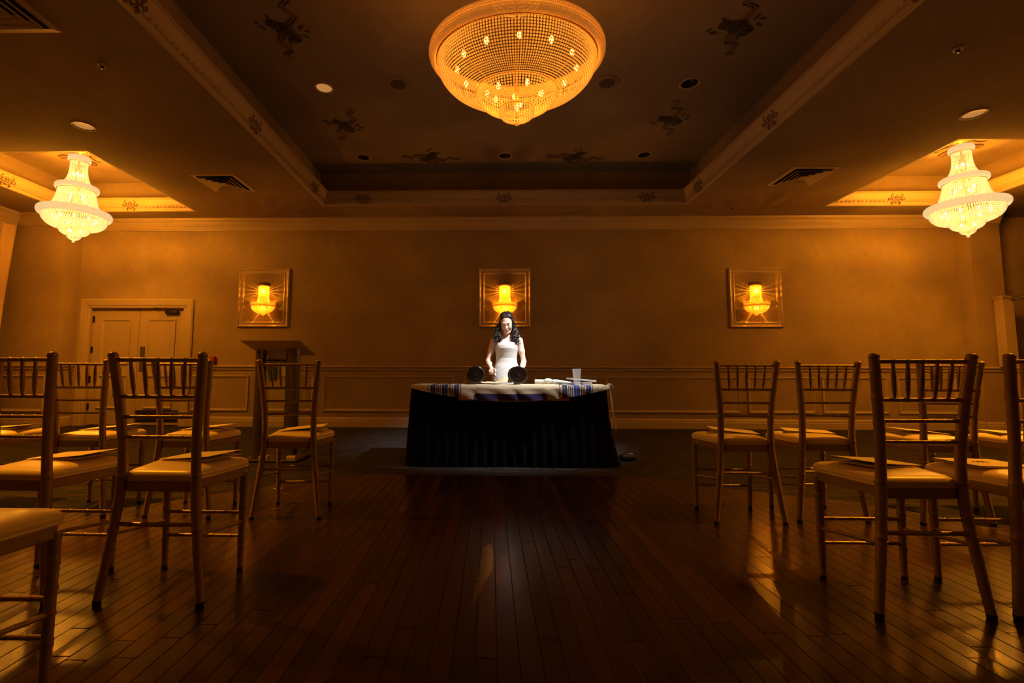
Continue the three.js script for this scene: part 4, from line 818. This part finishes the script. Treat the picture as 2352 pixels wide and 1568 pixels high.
// ------------------------------------------------------------------ the woman
const smin = (a, b, k) => { const h = Math.max(k - Math.abs(a - b), 0) / k; return Math.min(a, b) - h * h * k * 0.25; };
const cap = (ax, ay, az, bx, by, bz, r0, r1 = r0) => { const dx = bx - ax, dy = by - ay, dz = bz - az, L = dx * dx + dy * dy + dz * dz || 1e-9; return (x, y, z) => { let h = ((x - ax) * dx + (y - ay) * dy + (z - az) * dz) / L; h = h < 0 ? 0 : h > 1 ? 1 : h; const px = x - ax - dx * h, py = y - ay - dy * h, pz = z - az - dz * h; return Math.sqrt(px * px + py * py + pz * pz) - (r0 + (r1 - r0) * h); }; };
const ell = (cx, cy, cz, rx, ry, rz) => { const m = Math.min(rx, ry, rz); return (x, y, z) => (Math.hypot((x - cx) / rx, (y - cy) / ry, (z - cz) / rz) - 1) * m; };
function march(c, size, res, f) {
  const mc = new MarchingCubes(res, new THREE.MeshBasicMaterial(), false, false, 160000), h = res / 2;
  mc.isolation = 0;
  for (let k = 0; k < res; k++) for (let j = 0; j < res; j++) for (let i = 0; i < res; i++) mc.field[i + j * res + k * res * res] = -f(c.x + (i - h) / h * size / 2, c.y + (j - h) / h * size / 2, c.z + (k - h) / h * size / 2);
  mc.update();
  const n = mc.count, p = new Float32Array(n * 3), q = new Float32Array(n * 3);
  for (let i = 0; i < n; i++) { p[3 * i] = c.x + mc.positionArray[3 * i] * size / 2; p[3 * i + 1] = c.y + mc.positionArray[3 * i + 1] * size / 2; p[3 * i + 2] = c.z + mc.positionArray[3 * i + 2] * size / 2; for (let d = 0; d < 3; d++) q[3 * i + d] = mc.normalArray[3 * i + d]; const l = Math.hypot(q[3 * i], q[3 * i + 1], q[3 * i + 2]) || 1; q[3 * i] /= l; q[3 * i + 1] /= l; q[3 * i + 2] /= l; }
  const g = new THREE.BufferGeometry(); g.setAttribute('position', new THREE.BufferAttribute(p, 3)); g.setAttribute('normal', new THREE.BufferAttribute(q, 3));
  return g;
}
{
  const t = thing('person', 'woman with long dark curls in strapless white lace gown reading at the table', 'person', [0.182, 0.002, -5.45]);
  const arms = { L: [V(-0.150, 1.232, -0.03), V(-0.212, 0.992, -0.03), V(-0.176, 0.905, 0.185)], R: [V(0.155, 1.236, -0.03), V(0.200, 0.985, -0.015), V(0.160, 0.880, 0.205)] };
  const k = [];
  k.push(cap(-0.042, 1.155, -0.02, 0.042, 1.155, -0.02, 0.082), cap(-0.03, 1.01, -0.02, 0.03, 1.01, -0.02, 0.078), cap(-0.062, 0.87, -0.02, 0.062, 0.87, -0.02, 0.092), cap(0, 1.01, -0.02, 0, 1.15, -0.02, 0.085), cap(0, 0.88, -0.02, 0, 1.01, -0.02, 0.088, 0.08));
  k.push(cap(-0.105, 1.243, -0.03, 0.108, 1.246, -0.03, 0.046), cap(0, 1.15, -0.025, 0, 1.26, -0.03, 0.085, 0.06), cap(0, 1.25, -0.035, 0.003, 1.37, -0.012, 0.043, 0.040));
  k.push(ell(-0.06, 1.165, 0.055, 0.055, 0.05, 0.04), ell(0.06, 1.165, 0.055, 0.055, 0.05, 0.04));
  for (const a of Object.values(arms)) { k.push(cap(...a[0].toArray(), ...a[0].clone().lerp(a[1], 0.5).toArray(), 0.037, 0.032), cap(...a[0].clone().lerp(a[1], 0.5).toArray(), ...a[1].toArray(), 0.032, 0.027), cap(...a[1].toArray(), ...a[1].clone().lerp(a[2], 0.35).toArray(), 0.027, 0.028), cap(...a[1].clone().lerp(a[2], 0.35).toArray(), ...a[2].toArray(), 0.028, 0.019)); }
  const torso = (x, y, z) => { let d = 9; for (const f of k) d = smin(d, f(x, y, z), 0.026); return d; };
  const parts = [march(V(0, 1.07, 0.05), 0.64, 80, torso)];
  // head, bowed: local axes x right, y up, z forwards
  const hp = V(0.003, 1.438, 0.035), hr = new THREE.Matrix4().makeRotationFromEuler(new THREE.Euler(0.46, -0.14, 0.05, 'YXZ')), hi = hr.clone().invert(), toHead = (v) => v.clone().applyMatrix4(hr).add(hp);
  const face = [[ell(0, 0.030, -0.012, 0.073, 0.083, 0.090), 0.02], [ell(0, -0.028, 0.030, 0.056, 0.080, 0.058), 0.03], [ell(0, -0.098, 0.066, 0.021, 0.020, 0.019), 0.025], [cap(-0.045, -0.045, 0.0, -0.018, -0.095, 0.05, 0.016, 0.014), 0.03], [cap(0.045, -0.045, 0.0, 0.018, -0.095, 0.05, 0.016, 0.014), 0.03],
    [cap(-0.030, 0.020, 0.078, 0.030, 0.020, 0.078, 0.010), 0.016], [cap(0, 0.008, 0.087, 0, -0.030, 0.103, 0.006, 0.0095), 0.010], [ell(0, -0.036, 0.098, 0.014, 0.008, 0.009), 0.008], [ell(-0.036, -0.032, 0.066, 0.020, 0.022, 0.016), 0.02], [ell(0.036, -0.032, 0.066, 0.020, 0.022, 0.016), 0.02],
    [cap(-0.016, -0.0625, 0.083, 0.016, -0.0625, 0.083, 0.0065), 0.010], [ell(-0.074, -0.012, -0.004, 0.009, 0.028, 0.017), 0.008], [ell(0.074, -0.012, -0.004, 0.009, 0.028, 0.017), 0.008]];
  const sock = [ell(-0.031, 0.000, 0.098, 0.019, 0.013, 0.016), ell(0.031, 0.000, 0.098, 0.019, 0.013, 0.016)], lids = [ell(-0.031, -0.003, 0.072, 0.0145, 0.011, 0.0125), ell(0.031, -0.003, 0.072, 0.0145, 0.011, 0.0125)];
  const headD = (x, y, z) => { let d = 9; for (const [f, s] of face) d = smin(d, f(x, y, z), s); for (const f of sock) d = -smin(-d, f(x, y, z), 0.010); for (const f of lids) d = smin(d, f(x, y, z), 0.004); return d; };
  const neck = cap(0, 1.25, -0.035, 0.003, 1.37, -0.012, 0.043, 0.040), tmp = V(0, 0, 0);
  parts.push(march(hp, 0.29, 96, (x, y, z) => { tmp.set(x - hp.x, y - hp.y, z - hp.z).applyMatrix4(hi); let d = headD(tmp.x, tmp.y, tmp.z); d = smin(d, neck(x, y, z), 0.010); return y < 1.296 ? Math.max(d, 1.296 - y) : d; }));
  // hands: wrist, direction to the knuckles, side of the thumb, curl of the fingers
  function hand(w, u, v, curls, thumb, dirTip) {
    u = u.clone().normalize(); v = v.clone().addScaledVector(u, -v.dot(u)).normalize(); const n = u.clone().cross(v), P = (a, b, c) => w.clone().addScaledVector(u, a).addScaledVector(v, b).addScaledVector(n, c), seg = (a, b, r0, r1) => cap(...a.toArray(), ...b.toArray(), r0, r1);
    const f = [seg(P(-0.02, 0, 0), P(0.03, 0.0, 0), 0.021, 0.019)], knuckle = [0.026, 0.009, -0.009, -0.025], len = [0.040, 0.044, 0.041, 0.033];
    for (let i = 0; i < 4; i++) f.push(seg(P(0.01, knuckle[i] * 0.6, 0), P(0.075 - Math.abs(i - 1) * 0.004, knuckle[i], 0), 0.013, 0.0105));
    for (let i = 0; i < 4; i++) { let p = P(0.075 - Math.abs(i - 1) * 0.004, knuckle[i], 0), a = 0; for (let j = 0; j < 3; j++) { a += curls[i][j]; const L = len[i] * [1, 0.62, 0.5][j], q = p.clone().addScaledVector(u, Math.cos(a) * L).addScaledVector(n, Math.sin(a) * L); f.push(seg(p, q, 0.0088 - j * 0.0008, 0.008 - j * 0.0009)); p = q; } }
    let p = P(0.02, 0.020, 0.004); for (let j = 0; j < 3; j++) { const q = p.clone().addScaledVector(u, [0.020, 0.026, 0.022][j]).addScaledVector(v, [0.018, 0.006, -0.006][j]).addScaledVector(n, thumb[j]); f.push(seg(p, q, 0.0115 - j * 0.0012, 0.0102 - j * 0.0012)); p = q; }
    const d = (x, y, z) => { let m = 9; for (const g of f) m = smin(m, g(x, y, z), 0.006); return m; };
    return march(P(0.055, 0, 0.015), 0.21, 68, d);
  }
  const wl = arms.L[2], wr = arms.R[2];
  parts.push(hand(wl, V(0.20, -0.72, 0.62), V(1, 0.1, 0.25), [[0.35, 0.25, 0.15], [0.75, 0.9, 0.5], [0.85, 1.0, 0.6], [0.9, 1.0, 0.6]], [0.010, 0.014, 0.008]));
  parts.push(hand(wr, V(-0.15, -0.45, 0.85), V(-1, 0.1, -0.1), [[0.3, 0.5, 0.4], [0.35, 0.55, 0.4], [0.4, 0.6, 0.4], [0.45, 0.6, 0.45]], [0.012, 0.012, 0.006]));
  obj('body', parts, M.skin, t);
  // face details
  const fp = (x, y, z) => toHead(V(x, y, z));
  obj('lips', [sweep(curve([fp(-0.019, -0.0625, 0.084), fp(-0.008, -0.0585, 0.0905), fp(0, -0.060, 0.0915), fp(0.008, -0.0585, 0.0905), fp(0.019, -0.0625, 0.084)], 14), (q) => 0.0006 + 0.0022 * Math.sin(q * Math.PI), 6), sweep(curve([fp(-0.017, -0.0635, 0.084), fp(0, -0.0675, 0.0905), fp(0.017, -0.0635, 0.084)], 12), (q) => 0.0006 + 0.0026 * Math.sin(q * Math.PI), 6)], M.lips, t);
  const brow = [], lash = [];
  for (const s of [-1, 1]) { brow.push(sweep(curve([fp(s * 0.013, 0.0205, 0.0945), fp(s * 0.030, 0.0265, 0.0905), fp(s * 0.047, 0.020, 0.0785)], 10), (q) => 0.0028 - 0.0014 * q, 5)); lash.push(sweep(curve([fp(s * 0.018, -0.008, 0.0815), fp(s * 0.031, -0.0125, 0.0845), fp(s * 0.044, -0.008, 0.0775)], 10), 0.0017, 5)); }
  obj('eyebrows', brow, M.hair, t); obj('eyelashes', lash, M.hair, t);
  // hair: shell over the skull, combed strands, long curled locks
  const hair = [];
  const HR = [0.0800, 0.0720, 0.0900], HC = [0, 0.050, -0.022];
  hair.push(new THREE.SphereGeometry(1, 40, 28).scale(...HR).translate(...HC).applyMatrix4(hr).translate(hp.x, hp.y, hp.z));
  hair.push(new THREE.SphereGeometry(1, 24, 18).scale(0.060, 0.045, 0.040).translate(0, 0.03, -0.105).applyMatrix4(hr).translate(hp.x, hp.y, hp.z));
  const onSkull = (d, k) => toHead(V(HC[0] + d.x * HR[0] * k, HC[1] + d.y * HR[1] * k, HC[2] + d.z * HR[2] * k));
  for (let i = 0; i < 70; i++) { // combed back from the hairline to the crown, parted in the middle
    const s = i % 2 ? 1 : -1, f = Math.floor(i / 2) / 34, a = (0.03 + 1.45 * f) * s, d0 = V(Math.sin(a), 0.48 - 0.50 * f * f, Math.cos(a) * 0.95).normalize(), d1 = V(s * (0.05 + 0.35 * f), 0.62 - 0.5 * f, -0.85).normalize(), up = V(s * (0.12 + 0.75 * f), 0.95 - 0.25 * f, 0.15 - 0.2 * f).normalize();
    const pts = [d0, d0.clone().lerp(up, 0.6).normalize(), up, up.clone().lerp(d1, 0.5).normalize(), d1].map((d) => onSkull(d, 1.015 + rr(0, 0.025)));
    hair.push(sweep(curve(pts, 18), (u) => 0.0030 + 0.0016 * Math.sin(u * Math.PI), 6));
  }
  for (let i = 0; i < 30; i++) { // from the parting down past the temples
    const s = i % 2 ? 1 : -1, f = i / 30, P = (x, y, z) => toHead(V(x, y, z));
    hair.push(sweep(curve([P(s * (0.030 + 0.02 * f), 0.108 - 0.012 * f, 0.030 - 0.03 * f), P(s * (0.060 + 0.006 * f), 0.078, 0.036 - 0.03 * f), P(s * (0.072 + 0.008 * f), 0.030, 0.036 - 0.035 * f), P(s * (0.070 + 0.014 * f), -0.03, 0.040 - 0.03 * f), P(s * (0.074 + 0.016 * f), -0.10, 0.034 - 0.02 * f)], 24), (u) => 0.0042 - 0.0010 * u, 6));
  }
  for (let i = 0; i < 210; i++) {
    const s = i % 2 ? 1 : -1, q = rnd(), back = i > 140, start = toHead(V(s * (0.074 - 0.02 * q), rr(-0.01, 0.05), back ? rr(-0.09, -0.04) : rr(-0.035, 0.040)));
    const low = s < 0 ? rr(1.190, 1.275) : rr(1.160, 1.27), ex = s * (back ? rr(0.03, 0.12) : rr(0.055, 0.150)), ez = back ? rr(-0.115, -0.08) : rr(0.030, 0.092), mx = s * rr(0.078, 0.112), mz = back ? -0.09 : rr(-0.01, 0.05);
    const base = curve([start, V(mx, 1.385 + rr(-0.02, 0.02), mz), V((mx + ex) / 2, 1.315 + rr(-0.02, 0.02), (mz + ez) / 2), V(ex, low, ez)], 46), turns = rr(2.2, 4.0), ph = rr(0, 6.28), amp = rr(0.009, 0.021);
    hair.push(sweep(base.map((p, j) => { const u = j / 46, g = amp * Math.min(1, u * u * 2.2), a = ph + u * turns * 6.2832; return p.clone().add(V(Math.cos(a) * g, 0.3 * g * Math.sin(a), Math.sin(a) * g)); }), (u) => 0.0054 * (1 - 0.62 * u) + 0.0008, 6));
  }
  obj('hair', hair, M.hair, t);
  // gown
  const rows = [[1.206, 0.118, 0.098, 0.004], [1.175, 0.130, 0.112, 0.010], [1.14, 0.133, 0.112, 0.010], [1.09, 0.126, 0.100, 0.0], [1.03, 0.119, 0.092, -0.012], [0.98, 0.124, 0.096, -0.016], [0.92, 0.145, 0.110, -0.018], [0.85, 0.164, 0.122, -0.02], [0.75, 0.176, 0.136, -0.02], [0.55, 0.195, 0.150, -0.04], [0.30, 0.235, 0.185, -0.07], [0.12, 0.285, 0.235, -0.10], [0.0, 0.320, 0.280, -0.13]];
  const at = (v) => { const f = v * (rows.length - 1), i = Math.min(rows.length - 2, Math.floor(f)), a = f - i; return rows[i].map((p, j) => p + (rows[i + 1][j] - p) * a); };
  const gown = (u, v) => { const [y, rx, rz, cz] = at(v), a = u * Math.PI * 2, fold = 1 + 0.05 * Math.max(0, v - 0.6) * Math.sin(a * 15), heart = v < 0.10 ? (1 - v / 0.10) * (0.012 * Math.cos(2 * a) - 0.014 * Math.max(0, Math.cos(a)) * Math.exp(-Math.pow(Math.sin(a) * 3.2, 2))) : 0; return V(Math.sin(a) * rx * fold, y + heart, cz + Math.cos(a) * rz * fold); };
  const gg = grid(96, 80, gown, true), uv = gg.attributes.uv; for (let i = 0; i < uv.count; i++) uv.setXY(i, uv.getX(i) * 9, uv.getY(i) * 12);
  obj('gown', [gg, grid(96, 3, (u, v) => { const p = gown(u, 0); return V(p.x * (1 - 0.05 * v), p.y - 0.008 * v * v, p.z * (1 - 0.05 * v)); })], M.dress, t);
  const seq = []; for (let i = 0; i < 900; i++) { const u = rnd(), v = rr(0.01, 0.66), p = gown(u, v), q = gown(u + 0.01, v).sub(p).cross(gown(u, v + 0.01).sub(p)).normalize(); seq.push([p.x - q.x * -0.0015, p.y, p.z - q.z * -0.0015, 0.0028, 0.003, u * 6.28]); }
  beads(seq, M.pearl, t, 'lace_beading');
  const br = []; for (let i = 0; i < 20; i++) { const a = i / 20 * 6.2832, ax = wl.clone().sub(arms.L[1]).normalize(), b1 = V(1, 0, 0).addScaledVector(ax, -ax.x).normalize(), b2 = ax.clone().cross(b1); br.push(new THREE.SphereGeometry(0.0042, 8, 6).translate(...wl.clone().addScaledVector(ax, -0.012).addScaledVector(b1, Math.cos(a) * 0.0225).addScaledVector(b2, Math.sin(a) * 0.0225).toArray())); }
  obj('bracelet', br, M.pearl, t);
}
{
  const t = thing('torah_pointer', 'slim dark silver reading pointer held in the hand of the woman', 'pointer', [0.182, 0, -5.45]);
  const a = V(-0.170, 0.875, 0.235), b = V(-0.095, 0.775, 0.47);
  obj('rod', sweep([...Array(30).keys()].map((i) => a.clone().lerp(b, i / 29)), (q) => (q < 0.08 ? 0.0075 : q < 0.4 ? 0.0055 : 0.0042 - 0.0015 * q), 8), std([0.09, 0.085, 0.08], 0.3, { metalness: 0.8 }), t);
  obj('tip', new THREE.SphereGeometry(0.005, 10, 8).translate(...b.toArray()), M.steel, t);
}
scene.traverse((o) => { if (o.isMesh) { o.castShadow = true; o.receiveShadow = true; } });
renderer.render(scene, camera);
